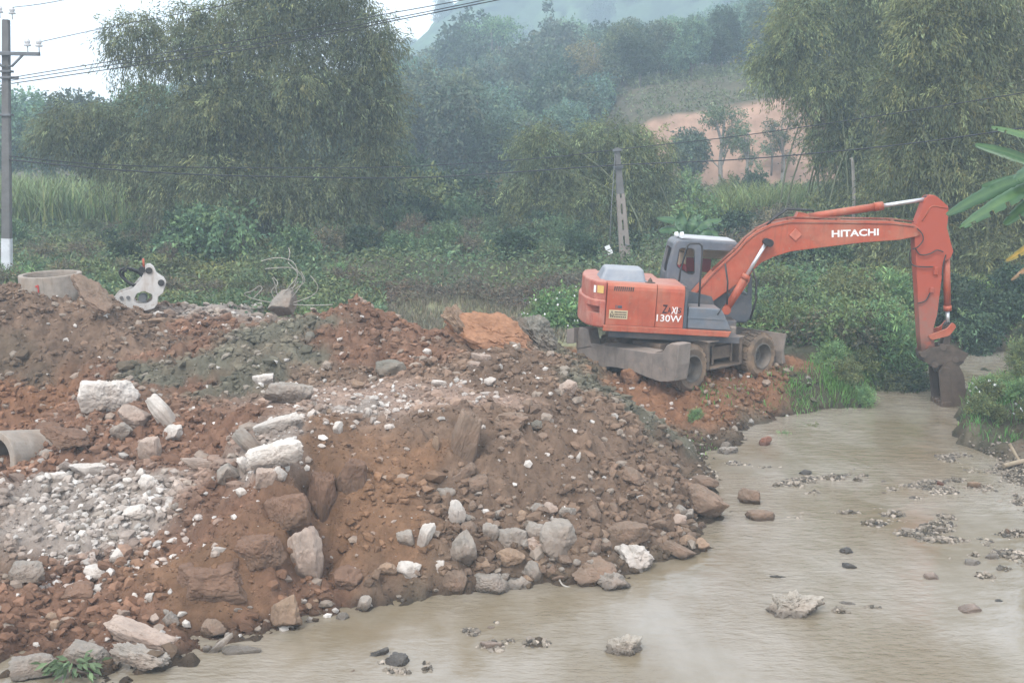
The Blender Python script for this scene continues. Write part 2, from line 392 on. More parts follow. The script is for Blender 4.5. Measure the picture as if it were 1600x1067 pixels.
def ground_fn(X, Y, detail=True):
    sh = X.shape; x = X.ravel(); y = Y.ravel()
    z = np.empty(len(x)); c = np.empty((len(x), 4))
    for i in range(0, len(x), 20000):
        s = slice(i, i + 20000)
        q = (x[s, None] - cp[None, :, 0]) ** 2 + (y[s, None] - cp[None, :, 1]) ** 2
        z[s] = _phi(q) @ W[:_n] + W[_n] + (W[_n + 1] * x[s] + W[_n + 2] * y[s]) / 100
        wx = .35 * noise3(x[s] * 1.3, y[s] * 1.3, 3.3) + .15 * noise3(x[s] * 4, y[s] * 4, 1.3)
        wy = .35 * noise3(x[s] * 1.3, y[s] * 1.3, 7.7) + .15 * noise3(x[s] * 4, y[s] * 4, 5.3)
        q = (x[s, None] + wx[:, None] - cp[None, :, 0]) ** 2 + (y[s, None] + wy[:, None] - cp[None, :, 1]) ** 2
        w = 1 / (q + .03) ** 2; c[s] = (w @ cs) / w.sum(1)[:, None]
    if detail:
        near = 1 - sst(34, 60, y)
        amp = c[:, 3] * near
        z += amp * (.14 * fbm(x * .9, y * .9, 0, 3) + .19 * fbm(x * 2.9, y * 2.9, 4.4, 5, .62) - .10 * np.clip(1 - np.abs(fbm(x * 1.7, y * 1.7, 8.8, 3)) * 5, 0, 1))
        # broken clods and ledges
        w1, i1 = worley(x + .1 * noise3(x * 3, y * 3, 1), y + .1 * noise3(x * 3, y * 3, 8), 3.2)
        w2, i2 = worley(x, y, 8.5, 40)
        z += amp * ((.13 * i1 * np.clip(1 - w1 * 1.45, 0, 1) ** .55) + .055 * i2 * np.clip(1 - w2 * 1.5, 0, 1) ** .6)
        z -= amp * .085
        z -= .26 * np.exp(-(seg_d(x, y, CREV) / .2) ** 2)
        z += (1 - near) * .25 * fbm(x * .12, y * .12, 2.2, 3)
        z += near * (.3 + .7 * amp) * .034 * fbm(x * 9, y * 9, 2.2, 3, .6)
        for p, rx, ry, h in BARW:
            e = ((x - p[0]) / rx) ** 2 + ((y - p[1]) / ry) ** 2; k = e < 9
            z[k] = np.maximum(z[k], h - .09 * e[k] + .03 * fbm(x[k] * 4, y[k] * 4, 2.2, 3))
    return z.reshape(sh), c
def axis_lines(segs, g0, lo, hi, ratio):
    a = []
    for s0, s1, st in segs: a += list(np.arange(s0, s1, st))
    st = segs[-1][2]; v = a[-1]
    while v < hi: st *= ratio; v += st; a.append(v)
    b = []; st = segs[0][2]; v = a[0]
    while v > lo: st *= ratio; v -= st; b.append(v)
    return np.array(b[::-1] + a)
GX = axis_lines([(-11.8, 7.2, .047), (7.2, 15, .1)], 0, -220, 220, 1.13)
GY = axis_lines([(13.3, 27.2, .047), (27.2, 35, .09), (35, 48, .22)], 0, -25, 470, 1.12)
XX, YY = np.meshgrid(GX, GY)
ZZ, CC = ground_fn(XX, YY)
nx_, ny_ = len(GX), len(GY)
# a little sideways push so that ledges and clods overhang instead of being pure heights
amp_ = (CC[:, 3] * (1 - sst(30, 45, YY.ravel())))
px_ = XX.ravel() + amp_ * .05 * fbm(XX.ravel() * 5, YY.ravel() * 5, ZZ.ravel() * 5, 3)
py_ = YY.ravel() - amp_ * .06 * fbm(XX.ravel() * 5, YY.ravel() * 5, ZZ.ravel() * 5 + 40, 3)
gcol = CC[:, :3].copy()
v_ = np.exp(.38 * fbm(px_ * .9, py_ * .9, 11.0, 4) + .30 * fbm(px_ * 5, py_ * 5, 3.0, 4))
gcol *= v_[:, None]
wet = 1 - sst(-.0, .17, ZZ.ravel() + .03 * fbm(px_ * 3, py_ * 3, 1.0, 2)); gcol *= (1 - .5 * wet)[:, None]
idx = np.arange(nx_ * ny_).reshape(ny_, nx_)
Fg = np.stack([idx[:-1, :-1], idx[:-1, 1:], idx[1:, 1:], idx[1:, :-1]], -1).reshape(-1, 4)
M_ground = mat('earth', (1, 1, 1), rough=.95, vary=.22, scale=9, bump=1.0, bscale=40, spec=.15, attr=True, coord='Object')
ground = link('ground', np_mesh('ground', np.stack([px_, py_, ZZ.ravel()], -1), Fg, True, np.clip(gcol, 0, 1)), M_ground)
tag(ground, kind='structure')
def _ix(a, v):
    i = np.clip(np.searchsorted(a, v) - 1, 0, len(a) - 2); return i, np.clip((v - a[i]) / (a[i + 1] - a[i]), 0, 1)
def gz(x, y):
    x = np.asarray(x, float); y = np.asarray(y, float)
    i, s = _ix(GX, x); j, t = _ix(GY, y)
    return (ZZ[j, i] * (1 - s) + ZZ[j, i + 1] * s) * (1 - t) + (ZZ[j + 1, i] * (1 - s) + ZZ[j + 1, i + 1] * s) * t
CC3 = gcol.reshape(ny_, nx_, 3)
def gcol_at(x, y):
    i, s = _ix(GX, np.asarray(x, float)); j, t = _ix(GY, np.asarray(y, float)); return CC3[j, i]
def hit(px, py, lift=0.0):
    """where the view through a pixel of the photograph meets the ground or the water"""
    d = ray(px, py); d = d / d[1]
    Ys = np.arange(12.5, 60, .02); P = CAMP[None] + d[None] * Ys[:, None]
    g = np.maximum(gz(P[:, 0], P[:, 1]), -.06) + lift
    k = np.argmax(P[:, 2] <= g); return P[k]
# ------------------------------------------------------------------ stream
m, t, o = nt('muddy_water')
b = t.nodes.new('ShaderNodeBsdfPrincipled')
b.inputs['IOR'].default_value = 1.42; b.inputs['Roughness'].default_value = .02; b.inputs['Specular IOR Level'].default_value = .5
silt = mixcol(t, ramp(t, nz(t, .55, 5, .6, 'Object', (1, .5, 1)), .35, .7), (.18, .143, .092), (.275, .24, .192))
t.links.new(silt, b.inputs['Base Color'])
h1 = nz(t, 6.5, 4, .6, 'Object', (.7, 1.35, 1)); h2 = nz(t, 1.9, 3, .5, 'Object', (.75, 1.1, 1))
ad = t.nodes.new('ShaderNodeMath'); ad.operation = 'MULTIPLY_ADD'; ad.inputs[1].default_value = .8
t.links.new(h2, ad.inputs[0]); t.links.new(h1, ad.inputs[2])
bp = t.nodes.new('ShaderNodeBump'); bp.inputs['Strength'].default_value = .5; bp.inputs['Distance'].default_value = .035
calm = ramp(t, nz(t, .35, 3, .5, 'Object', (1, .6, 1)), .38, .62, .15, 1.0); t.links.new(calm, bp.inputs['Strength'])
t.links.new(ad.outputs[0], bp.inputs['Height']); t.links.new(bp.outputs[0], b.inputs['Normal'])
t.links.new(b.outputs[0], o.inputs['Surface'])
M_water = m
wx_ = np.concatenate([np.arange(-14, -8, .25), np.arange(-8, 13, .06), np.arange(13, 30, .25)]); wy_ = np.concatenate([np.arange(3, 12.6, .25), np.arange(12.6, 34, .06), np.arange(34, 40, .25)])
WX, WY = np.meshgrid(wx_, wy_)
riff = sst(1.5, 5.5, WX + 1.5 * noise3(WX * .3, WY * .3, 3)) * sst(17, 20.5, WY) * (.35 + .65 * sst(-.15, .3, fbm(WX * .35, WY * .6, 4, 2)))
WZ = .008 * fbm(WX * .8, WY * 1.4, 0, 3) + (.0035 + .012 * riff) * fbm(WX * 2.4 + .5 * noise3(WX, WY, 1), WY * 4.2, 5, 3, .6)
ii = np.arange(WX.size).reshape(WX.shape)
Fw = np.stack([ii[:-1, :-1], ii[:-1, 1:], ii[1:, 1:], ii[1:, :-1]], -1).reshape(-1, 4)
tag(link('stream_water', np_mesh('stream_water', np.stack([WX.ravel(), WY.ravel(), WZ.ravel()], -1), Fw, True), M_water), kind='structure')
# ------------------------------------------------------------------ wheeled excavator
DUST = (.36, .25, .17)
M_orange = mat('orange_paint', (.38, .076, .036), rough=.5, vary=.12, scale=3, spec=.35, dust=(.42, .19, .12), dust_amt=.5, top=.7, bump=.04, stain=(.20, .07, .045), stain_amt=.45, streak=((.16, .055, .035), .45, (.30, .19, .13)))
M_faded = mat('faded_orange_paint', (.37, .10, .068), rough=.6, vary=.12, scale=3, spec=.25, dust=(.46, .26, .20), dust_amt=.65, top=.6, bump=.05, streak=((.19, .07, .05), .5, (.33, .23, .17)))
M_worn = None
m, t, o = nt('worn_orange_paint')       # the stick: paint rubbed off and muddy towards the bucket
b = t.nodes.new('ShaderNodeBsdfPrincipled'); b.inputs['Roughness'].default_value = .62; b.inputs['Specular IOR Level'].default_value = .3
tc = t.nodes.new('ShaderNodeTexCoord'); sp = t.nodes.new('ShaderNodeSeparateXYZ'); t.links.new(tc.outputs['Object'], sp.inputs[0])
f = math_n(t, 'ADD', ramp(t, sp.outputs[2], 2.9, 1.3, -.25, .72), math_n(t, 'MULTIPLY', ramp(t, nz(t, 3.5, 8, .7), .3, .7, -.0, .6), .6))
f = math_n(t, 'SUBTRACT', f, .3)
c = mixcol(t, f, (.36, .072, .04), (.22, .14, .11))
c = mixcol(t, ramp(t, sp.outputs[2], 1.15, .75, 0, .85), c, (.07, .045, .033))
c = mixcol(t, math_n(t, 'MULTIPLY', ramp(t, nz(t, 6, 8, .7), .52, .66), .5), c, (.42, .07, .03))
t.links.new(c, b.inputs['Base Color']); t.links.new(b.outputs[0], o.inputs['Surface']); M_worn = m
M_dkgrey = mat('dark_grey_paint', (.060, .070, .085), rough=.5, vary=.15, dust=DUST, dust_amt=.35, top=.5, bump=.03)
M_cab = mat('grey_cab_paint', (.098, .109, .13), rough=.45, vary=.1, dust=(.24, .21, .18), dust_amt=.4, top=.3, bump=.02, streak=((.07, .07, .075), .4, (.22, .18, .145)))
M_cover = mat('blue_grey_cover', (.20, .225, .26), rough=.5, vary=.1, dust=(.4, .38, .36), dust_amt=.45, top=.9)
M_roof = mat('pale_roof_paint', (.42, .42, .43), rough=.5, vary=.06, dust=(.4, .36, .3), dust_amt=.3)
M_black = mat('black_rubber', (.018, .018, .02), rough=.55, vary=.2, dust=(.2, .16, .12), dust_amt=.25)
M_dirtyframe = mat('muddy_frame', (.075, .062, .052), rough=.8, vary=.3, dust=(.25, .17, .115), dust_amt=.75, top=.6, bump=.15)
M_blade = mat('dusty_blade_steel', (.20, .168, .145), rough=.75, vary=.22, scale=4, dust=(.30, .235, .19), dust_amt=.6, top=.8, bump=.12, stain=(.13, .12, .115), stain_amt=.45, streak=((.10, .085, .075), .5, (.30, .21, .15)))
M_tyre = mat('muddy_tyre', (.10, .075, .055), rough=.9, vary=.3, dust=(.27, .18, .115), dust_amt=1.0, top=.0, bump=.3, bscale=14)
M_rim = mat('dusty_rim', (.10, .088, .076), rough=.8, vary=.25, dust=(.24, .19, .15), dust_amt=.6, bump=.1)
M_chrome = mat('chrome_rod', (.62, .62, .63), rough=.28, vary=.05, metal=.6, spec=.5)
M_mud = mat('muddy_steel', (.068, .048, .035), rough=.6, vary=.35, dust=(.13, .09, .065), dust_amt=.6, bump=.3)
M_white = mat('white_decal', (.75, .74, .72), rough=.6, vary=.08, stain=(.5, .2, .13), stain_amt=.35, sscale=9)
M_ink = mat('dark_decal', (.045, .02, .025), rough=.6, vary=.1)
M_yellow = mat('yellow_decal', (.62, .40, .12), rough=.6, vary=.1)
M_beige = mat('beige_decal', (.48, .40, .25), rough=.6, vary=.1)
M_red = mat('red_cloth', (.45, .045, .065), rough=.9, vary=.2)
M_tan = mat('tan_cloth', (.66, .45, .32), rough=.9, vary=.1)
M_lamp = mat('white_lamp_lens', (.7, .7, .7), rough=.3, vary=.05)
m, t, o = nt('cab_glass')
tr = t.nodes.new('ShaderNodeBsdfTransparent'); tr.inputs[0].default_value = (.90, .93, .92, 1)
gl = t.nodes.new('ShaderNodeBsdfGlossy'); gl.inputs['Roughness'].default_value = .03
fr = t.nodes.new('ShaderNodeFresnel'); fr.inputs[0].default_value = 1.5
mx = t.nodes.new('ShaderNodeMixShader'); t.links.new(fr.outputs[0], mx.inputs[0]); t.links.new(tr.outputs[0], mx.inputs[1]); t.links.new(gl.outputs[0], mx.inputs[2])
t.links.new(mx.outputs[0], o.inputs['Surface']); M_glass = m

EXO = np.array([3.9, 28.4, .8])
ex = empty('wheeled_excavator', tuple(EXO), (0, R(3.3), R(1.5)))
tag(ex, 'orange wheeled excavator with grey cab, digging in the stream', 'excavator')
EXM = np.array(Euler((0, R(3.3), R(1.5))).to_matrix())
def L(px, py, yl=0.0):
    o = EXM.T @ (CAMP - EXO); d = EXM.T @ ray(px, py); p = o + d * ((yl - o[1]) / d[1]); return (float(p[0]), float(p[2]))
def L3(px, py, yl=0.0):
    a = L(px, py, yl); return (a[0], yl, a[1])
UA = R(41)
UW = Matrix.Translation(Vector(EXO)) @ Matrix.Rotation(UA, 4, 'Z')
ULOC = (Matrix.Translation(Vector(EXO)) @ Euler((0, R(3.3), R(1.5))).to_matrix().to_4x4()).inverted() @ UW
UWi = np.array(UW.inverted())
def UL(px, py, xb):
    o = UWi[:3, :3] @ CAMP + UWi[:3, 3]; d = UWi[:3, :3] @ ray(px, py); p = o + d * ((xb - o[0]) / d[0]); return (float(p[1]), float(p[2]))
def cut(me, cutters):
    """boolean difference, applied"""
    o = bpy.data.objects.new('work', me); COL.objects.link(o); tmp = []
    for c in cutters:
        q = bpy.data.objects.new('work_cutter', c); COL.objects.link(q); tmp.append(q)
        md = o.modifiers.new('b', 'BOOLEAN'); md.operation = 'DIFFERENCE'; md.solver = 'EXACT'; md.object = q
    dg = bpy.context.evaluated_depsgraph_get(); dg.update()
    r = bpy.data.meshes.new_from_object(o.evaluated_get(dg))
    for q in tmp + [o]: bpy.data.objects.remove(q)
    return r
# --- upper frame and body
xs = L(946, 470, -1.22)[0]; xm = L(1026, 470, -1.22)[0]; xf = L(1070, 470, -1.22)[0]; xr = L(1142, 520, -1.22)[0]
MB().box((-1.9, -1.1, .84), (.95, 1.1, 1.0), bev=.02).box((.2, -.42, .9), (1.0, .42, 1.25), bev=.03).prism([(-.25, 1.0), (.75, 1.0), (.4, 1.75), (-.15, 1.85)], -.36, -.28).prism([(-.25, 1.0), (.75, 1.0), (.4, 1.75), (-.15, 1.85)], .28, .36).build('revolving_frame', M_dkgrey, ex)
for s in (-1, 1):
    MB().prism([(xs - .02, 1.0), (xr - .06, 1.0), (xr, 1.13), (xs - .02, 1.13)], s * 1.25 - .03, s * 1.25 + .03, bev=.015).prism([(xs, 1.08), (xr - .1, 1.08), (xr - .1, 1.12), (xs, 1.12)], s * 1.2 - .3 * (s > 0), s * 1.2 + .3 * (s < 0)).build('side_skirt', M_orange, ex)
def cw_plan(o_):
    p = [(xs + .02, -1.22 - o_ * .3), (xs - .1, -1.21 - o_), (xs - .24, -1.1 - o_), (xs - .33 - o_, -.9), (xs - .40 - o_, -.5), (xs - .43 - o_, 0)]
    return p + [(a, -b) for a, b in p[-2::-1]]
cwm = MB().prism(cw_plan(.035), 1.06, 1.66, axis='z', bev=.045, seg=3).mesh('counterweight')
cwu = MB().prism(cw_plan(-.02), 1.62, 2.06, axis='z', bev=.05, seg=3).mesh('counterweight')
pk = MB()
for s in (-1, 1): pk.prism([(xs - .85, 1.36), (xs - .06, 1.36), (xs - .06, 1.52), (xs - .85, 1.52)], s * 1.06 - .17, s * 1.06 + .17)
cwm = cut(cwm, [pk.mesh('pocket')])
bm = bmesh.new(); bm.from_mesh(cwm); bm.from_mesh(cwu); cwm = bpy.data.meshes.new('counterweight'); bm.to_mesh(cwm); bm.free()
cw = link('counterweight', cwm, M_faded, ex)
# stickers on the corner of the counterweight
def cw_sticker(name, u0, u1, z0, z1, m_):
    a = Vector((xs - .1, -1.192, 0)); b_ = Vector((xs - .24, -1.082, 0)); n = Vector((b_.y - a.y, -(b_.x - a.x), 0)).normalized()
    if n.y > 0: n = -n
    p0 = a.lerp(b_, u0) + n * .008; p1 = a.lerp(b_, u1) + n * .008
    q = [p0, p1]; v = [(q[0].x, q[0].y, z0), (q[1].x, q[1].y, z0), (q[1].x, q[1].y, z1), (q[0].x, q[0].y, z1)]
    link(name, np_mesh(name, np.array(v), np.array([[0, 1, 2, 3]])), m_, cw)
cw_sticker('yellow_sticker', -.35, .55, 1.80, 1.96, M_yellow)
cw_sticker('white_sticker', .75, 1.05, 1.80, 1.95, M_white)
for i, (a, b_) in enumerate(((xs + .03, xm - .006), (xm + .006, xf - .004))):
    d = MB().prism([(-1.23, 1.135), (-1.23, 1.9), (-1.215, 1.97), (-1.17, 2.02), (-1.1, 2.035), (-1.05, 2.035), (-1.05, 1.135)], a, b_, axis='x', bev=.006).build('side_door', M_orange, ex)
    if i == 0:
        v = MB(); x0 = L(960, 445, -1.24)[0]
        for k in range(10): v.prism([(x0 + k * .044, 1.87), (x0 + k * .044 + .024, 1.87), (x0 + k * .044 + .034, 1.965), (x0 + k * .044 + .01, 1.965)], -1.234, -1.22)
        v.build('vent', M_black, d)
        xl = L(965, 475, -1.23)[0]
        MB().box((xl, -1.238, 1.50), (xl + .1, -1.225, 1.56), bev=.006).box((xl - .04, -1.236, 1.49), (xl - .02, -1.225, 1.57), bev=.004).build('latch', M_dkgrey, d)
        x0, z1 = L(952, 484, -1.235); x1, z0 = L(980, 499, -1.235)
        pl = MB().box((x0, -1.236, z0), (x1, -1.226, z1 + .0), bev=.003).build('warning_plate', M_beige, d)
        w = x1 - x0; h = z1 - z0; q = MB()
        for r_, (u0, u1) in enumerate(((.30, .95), (.30, .95), (.06, .95))):
            zc = z1 - h * (.22 + .27 * r_)
            for k in range(9):
                ua = u0 + (u1 - u0) * k / 9; q.box((x0 + w * ua, -1.2395, zc - h * .07), (x0 + w * (ua + (u1 - u0) / 9 * .75), -1.237, zc + h * .07))
        for a_, b2 in (((.06, .40), (.15, .88)), ((.15, .88), (.25, .40)), ((.06, .40), (.25, .40))):
            q.tube([(x0 + w * a_[0], -1.238, z0 + h * a_[1]), (x0 + w * b2[0], -1.238, z0 + h * b2[1])], .006, 5)
        q.build('warning_print', M_ink, pl)
    else:
        for txt, px, py, py2, m_, sh, bold, w_px in (('130W', 1025.5, 501.5, 491, M_white, .0, .002, 39), ('Z', 1034, 489, 476, M_ink, .12, .006, 9), ('A', 1042.5, 489, 480, M_ink, .1, .004, 6), ('XI', 1048.5, 490, 479.5, M_white, .1, .004, 10), ('S', 1058.5, 489, 481, M_ink, .1, .004, 6)):
            a0 = L(px, py, -1.235); a1 = L(px, py2, -1.235); b0 = L(px + w_px, py, -1.235)
            me, mn, mxx = text_mesh(txt, (a1[1] - a0[1]) / .7, .003, bold, sh)
            sx = (b0[0] - a0[0]) / (mxx - mn)
            lo = link('lettering', me, m_, d)
            lo.matrix_local = Matrix.Translation((a0[0] - mn * sx, -1.2345, a0[1])) @ Matrix.Rotation(pi / 2, 4, 'X') @ Matrix.Scale(sx, 4, (1, 0, 0))
        q = MB().box((L(1036, 477, -1.23)[0], -1.2375, L(1036, 478, -1.23)[1]), (L(1042, 477, -1.23)[0], -1.232, L(1036, 476, -1.23)[1])).build('lettering', M_ink, d)
hood = MB().box((xs - .12, -1.06, 1.95), (xf - .005, .15, 2.045), bev=.03).box((xs - .12, .17, 1.2), (-.72, 1.21, 2.03), bev=.04).build('engine_hood', M_faded, ex)
c0 = L(937, 432, -.75); c1 = L(1009, 437, -.75); ct = L(948, 417, -.75)
cv = bmesh.new()
bt, tp = 2.03, 2.045 + .27
vs = [cv.verts.new(p) for p in ((c0[0], -.86, bt), (c1[0], -.86, bt), (c1[0], .1, bt), (c0[0], .1, bt), (c0[0] + .13, -.72, tp), (c1[0] - .06, -.72, tp), (c1[0] - .06, -.05, tp), (c0[0] + .13, -.05, tp))]
for f in ((3,2,1,0),(4,5,6,7),(0,1,5,4),(1,2,6,5),(2,3,7,6),(3,0,4,7)): cv.faces.new([vs[i] for i in f])
bmesh.ops.bevel(cv, geom=[e for e in cv.edges if max(v.co.z for v in e.verts) > 2.1], offset=.06, segments=4, affect='EDGES', profile=.5)
k = MB(); k.merge(cv)
k.box((c0[0] - .03, -.9, 2.04), (c1[0] + .03, .14, 2.052)); k.build('intake_cover', M_cover, hood)
xk, zk = L(1016, 437, -.9)
MB().lathe([(.11, 0), (.11, .02), (.05, .03), (.045, .06), (.02, .1), (.0, .12)], 16, Matrix.Translation((xk, -.92, 2.04)), axis='z').build('fuel_cap', M_mud, hood)
MB().prism([(xf, 1.12), (xf + .085, 1.12), (xf + .065, 2.0), (xf + .03, 2.04), (xf, 2.04)], -1.23, -.55, bev=.015).build('hood_front_panel', M_dkgrey, ex)
x2 = L(1128, 478, -1.2)[0]; x3 = L(1143, 508, -1.2)[0]
MB().prism([(xf + .1, 1.13), (x3, 1.13), (x3 - .02, 1.2), (x2 + .03, 1.55), (x2 - .04, 1.6), (xf + .1, 1.6)], -1.2, -.52, bev=.03).box((xf + .09, -1.215, 1.36), (x2 + .08, -1.19, 1.385)).build('tool_box', M_cover if False else mat('slate_paint', (.115, .135, .16), rough=.5, vary=.12, dust=DUST, dust_amt=.3, top=.9), ex)
MB().tube([L3(*p, -1.02) for p in ((1061, 440), (1063, 424), (1069, 402), (1074.5, 384), (1078, 381), (1092, 380.5), (1096.5, 384), (1097.5, 392), (1094, 440), (1091, 500))], .021, 8).build('handrail', M_black, ex)
MB().tube([L3(*p, -.6) for p in ((1133, 412), (1137, 440), (1136, 476))], .02, 8).build('grab_bar', M_black, ex)
MB().tube([L3(1131, 477, -1.19), L3(1121, 492, -1.22)], .012, 6).build('grab_bar', M_black, ex)
# --- cab
CY0, CY1 = .2, 1.2
cpx = [(1041, 432), (1044, 416), (1052.6, 381.5), (1055.5, 377), (1060, 374.8), (1099, 374.6), (1152, 379.5), (1158, 382), (1176, 432), (1175, 494), (1166, 508)]
cpt = [L(*p, CY0) for p in cpx]; cpt = [(cpt[0][0], 1.12)] + cpt[:-1] + [(cpt[-1][0], 1.12)]
outer = MB().prism(cpt, CY0, CY1, bev=.05, seg=4).mesh('cab')
ccx = sum(p[0] for p in cpt) / len(cpt); ccz = sum(p[1] for p in cpt) / len(cpt)
inn = [(ccx + (a - ccx) * .93, ccz + (b_ - ccz) * .945) for a, b_ in cpt]
inner = MB().prism(inn, CY0 + .05, CY1 - .05).mesh('cab_inner')
def rounded(pts, r=.06, n=4):
    out = []
    for i in range(len(pts)):
        p = Vector(pts[i]); a = (Vector(pts[i - 1]) - p); b2 = (Vector(pts[(i + 1) % len(pts)]) - p)
        k = min(r, a.length * .45, b2.length * .45); A_ = p + a.normalized() * k; B_ = p + b2.normalized() * k
        for j in range(n + 1):
            s = j / n; q = A_ * (1 - s) ** 2 + p * 2 * s * (1 - s) + B_ * s * s; out.append((q.x, q.y))
    return out
wq = rounded([L(*p, CY0) for p in ((1062, 387.5), (1084.5, 388.5), (1085, 428), (1076, 428), (1057, 416))], .07)
wm = rounded([L(*p, CY0) for p in ((1097, 390), (1158, 393), (1170, 440), (1168, 462), (1096, 455))], .05)
xb_, xfz = min(p[0] for p in cpt), max(p[0] for p in cpt)
cutters = [inner, MB().prism(wq, CY0 - .2, CY1 + .2).mesh('c1'), MB().prism(wm, CY0 - .2, CY1 + .2).mesh('c2'),
           MB().prism(rounded([(CY0 + .1, 1.75), (CY1 - .1, 1.75), (CY1 - .1, 2.72), (CY0 + .1, 2.72)], .08), ccx + .3, xfz + .4, axis='x').mesh('c3'),
           MB().prism(rounded([(CY0 + .14, 2.15), (CY1 - .14, 2.15), (CY1 - .14, 2.72), (CY0 + .14, 2.72)], .08), xb_ - .3, ccx - .25, axis='x').mesh('c4')]
cab = link('cab', cut(outer, cutters), M_cab, ex)
for s in (CY0 + .012, CY1 - .012):
    for w_ in (wq, wm): MB().prism(w_, s - .004, s + .004).build('window', M_glass, cab)
# rubber round the quarter window
MB().tube([(a, CY0 - .004, b_) for a, b_ in wq + wq[:1]], .012, 6).build('window_seal', M_black, cab)
rx0 = L(1064, 374, .3)[0]; rx1 = L(1151, 379, .3)[0]; rz0 = L(1064, 373, .25)[1]; rz1 = L(1151, 379, .25)[1]
MB().prism([(rx0, rz0 + .0), (rx1, rz1 + .0), (rx1 - .05, rz1 + .04), (rx0 + .05, rz0 + .045)], CY0 + .05, CY1 - .05, bev=.014).build('cab_roof', M_roof, cab)
for (px, py) in ((1056.5, 366.5), (1065, 366.5)):
    a = L3(px, py, .75)
    MB().lathe([(.0, -.04), (.05, -.04), (.065, .03), (.06, .04), (.0, .04)], 12, Matrix.Translation(a), axis='x').tube([(a[0], a[1], a[2] - .05), (a[0] + .03, a[1], a[2] - .17)], .014, 6).build('work_lamp', M_lamp, cab)
sx_, sz_ = L(1072, 430, .7)
seat = MB().prism(rounded([(sx_ - .12, 1.55), (sx_ + .5, 1.5), (sx_ + .5, 1.66), (sx_ + .1, 1.7), (sx_ - .06, 2.36), (sx_ - .2, 2.36)], .05), .45, .95, bev=.03).build('seat', M_red, cab)
MB().prism(rounded([(sx_ - .21, 2.3), (sx_ - .05, 2.3), (sx_ - .07, 2.62), (sx_ - .2, 2.62)], .05), .5, .9, bev=.03).build('headrest', M_tan, seat)
xa_, xb2_, xc_ = L(1061, 400, 1.05)[0], L(1112, 400, 1.05)[0], L(1146, 400, 1.05)[0]; za_, zb_, zc_ = L(1075, 386, 1.05)[1], L(1075, 402, 1.05)[1], L(1075, 424, 1.05)[1]
MB().box((xa_, 1.06, zb_), (xc_, 1.085, za_), bev=.008).build('sun_shade', M_tan, cab)
MB().box((xa_ + .1, 1.06, zc_), (xb2_, 1.085, zb_ - .01), bev=.008).build('hung_cloth', M_red, cab)
MB().box((sx_ + .48, .34, 1.5), (sx_ + .62, .45, 2.02), bev=.03).box((sx_ + .86, .3, 1.4), (sx_ + 1.0, 1.1, 1.85), bev=.03).tube([(sx_ + .55, .4, 2.0), (sx_ + .58, .4, 2.2)], .025, 8).build('control_console', M_black, cab)
# --- boom
bp_ = [(1093, 478), (1082, 470), (1079, 459), (1110, 425), (1147, 391), (1163, 373), (1180, 359), (1201, 349), (1231, 342.5), (1307, 343.5), (1390, 345), (1424, 350), (1434, 357), (1434, 366), (1426, 369), (1401, 374), (1345, 378), (1270, 387), (1232, 392), (1206, 400), (1187, 409), (1176, 419), (1163.5, 436), (1147, 444), (1105, 474)]
BW = .19
boom = MB().prism([L(*p, 0) for p in bp_], -BW, BW, bev=.012).build('boom', M_orange, ex)
q = MB()
up_ = [L(*p, 0) for p in ((1084, 458), (1110, 427.5), (1147, 393.5), (1163, 375.5), (1181, 361.5), (1202, 351.5), (1231, 345.5), (1307, 346), (1390, 347.5), (1424, 352))]
q.tube([(a, -BW - .012, b_ - .02) for a, b_ in up_], .012, 6)
q.tube([(a, -BW + .06, b_ + .085) for a, b_ in up_[1:]], .02, 6); q.tube([(a, -BW + .13, b_ + .085) for a, b_ in up_[1:]], .02, 6)
for i in (2, 4, 6, 7, 8): q.box((up_[i][0] - .04, -BW + .02, up_[i][1] + .03), (up_[i][0] + .04, -BW + .17, up_[i][1] + .1))
q.build('oil_pipe', mat('dark_red_pipe', (.20, .05, .03), rough=.6, dust=DUST, dust_amt=.5), boom)
dx, dz = L(1239.5, 366, 0)
MB().box((-.1, -BW - .035, -.1), (.1, -BW + .01, .1), Matrix.Translation((dx, 0, dz)) @ Matrix.Rotation(R(40), 4, 'Y'), bev=.012).build('diamond_plate', mat('pale_orange_paint', (.46, .14, .085), rough=.6), boom)
a0 = L(1299.5, 370.5, -BW); b0 = L(1373, 367.5, -BW); a1 = L(1299.5, 360.3, -BW)
me, mn, mxx = text_mesh('HITACHI', (a1[1] - a0[1]) / .7, .003, .006); sx = (hypot(b0[0] - a0[0], b0[1] - a0[1])) / (mxx - mn)
lo = link('lettering', me, M_white, boom)
lo.matrix_local = Matrix.Translation((a0[0], -BW - .003, a0[1])) @ Matrix.Rotation(-atan2(b0[1] - a0[1], b0[0] - a0[0]), 4, 'Y') @ Matrix.Rotation(pi / 2, 4, 'X') @ Matrix.Scale(sx, 4, (1, 0, 0)) @ Matrix.Translation((-mn, 0, 0))
def smooth_path_(pts, n=5):
    pts = [Vector(p_) for p_ in pts]; out = []
    for i in range(len(pts) - 1):
        p0, p1, p2, p3 = pts[max(i - 1, 0)], pts[i], pts[i + 1], pts[min(i + 2, len(pts) - 1)]
        for k in range(n):
            s_ = k / n; out.append(.5 * ((2 * p1) + (p2 - p0) * s_ + (2 * p0 - 5 * p1 + 4 * p2 - p3) * s_ ** 2 + (3 * p1 - p0 - 3 * p2 + p3) * s_ ** 3))
    return out + [pts[-1]]
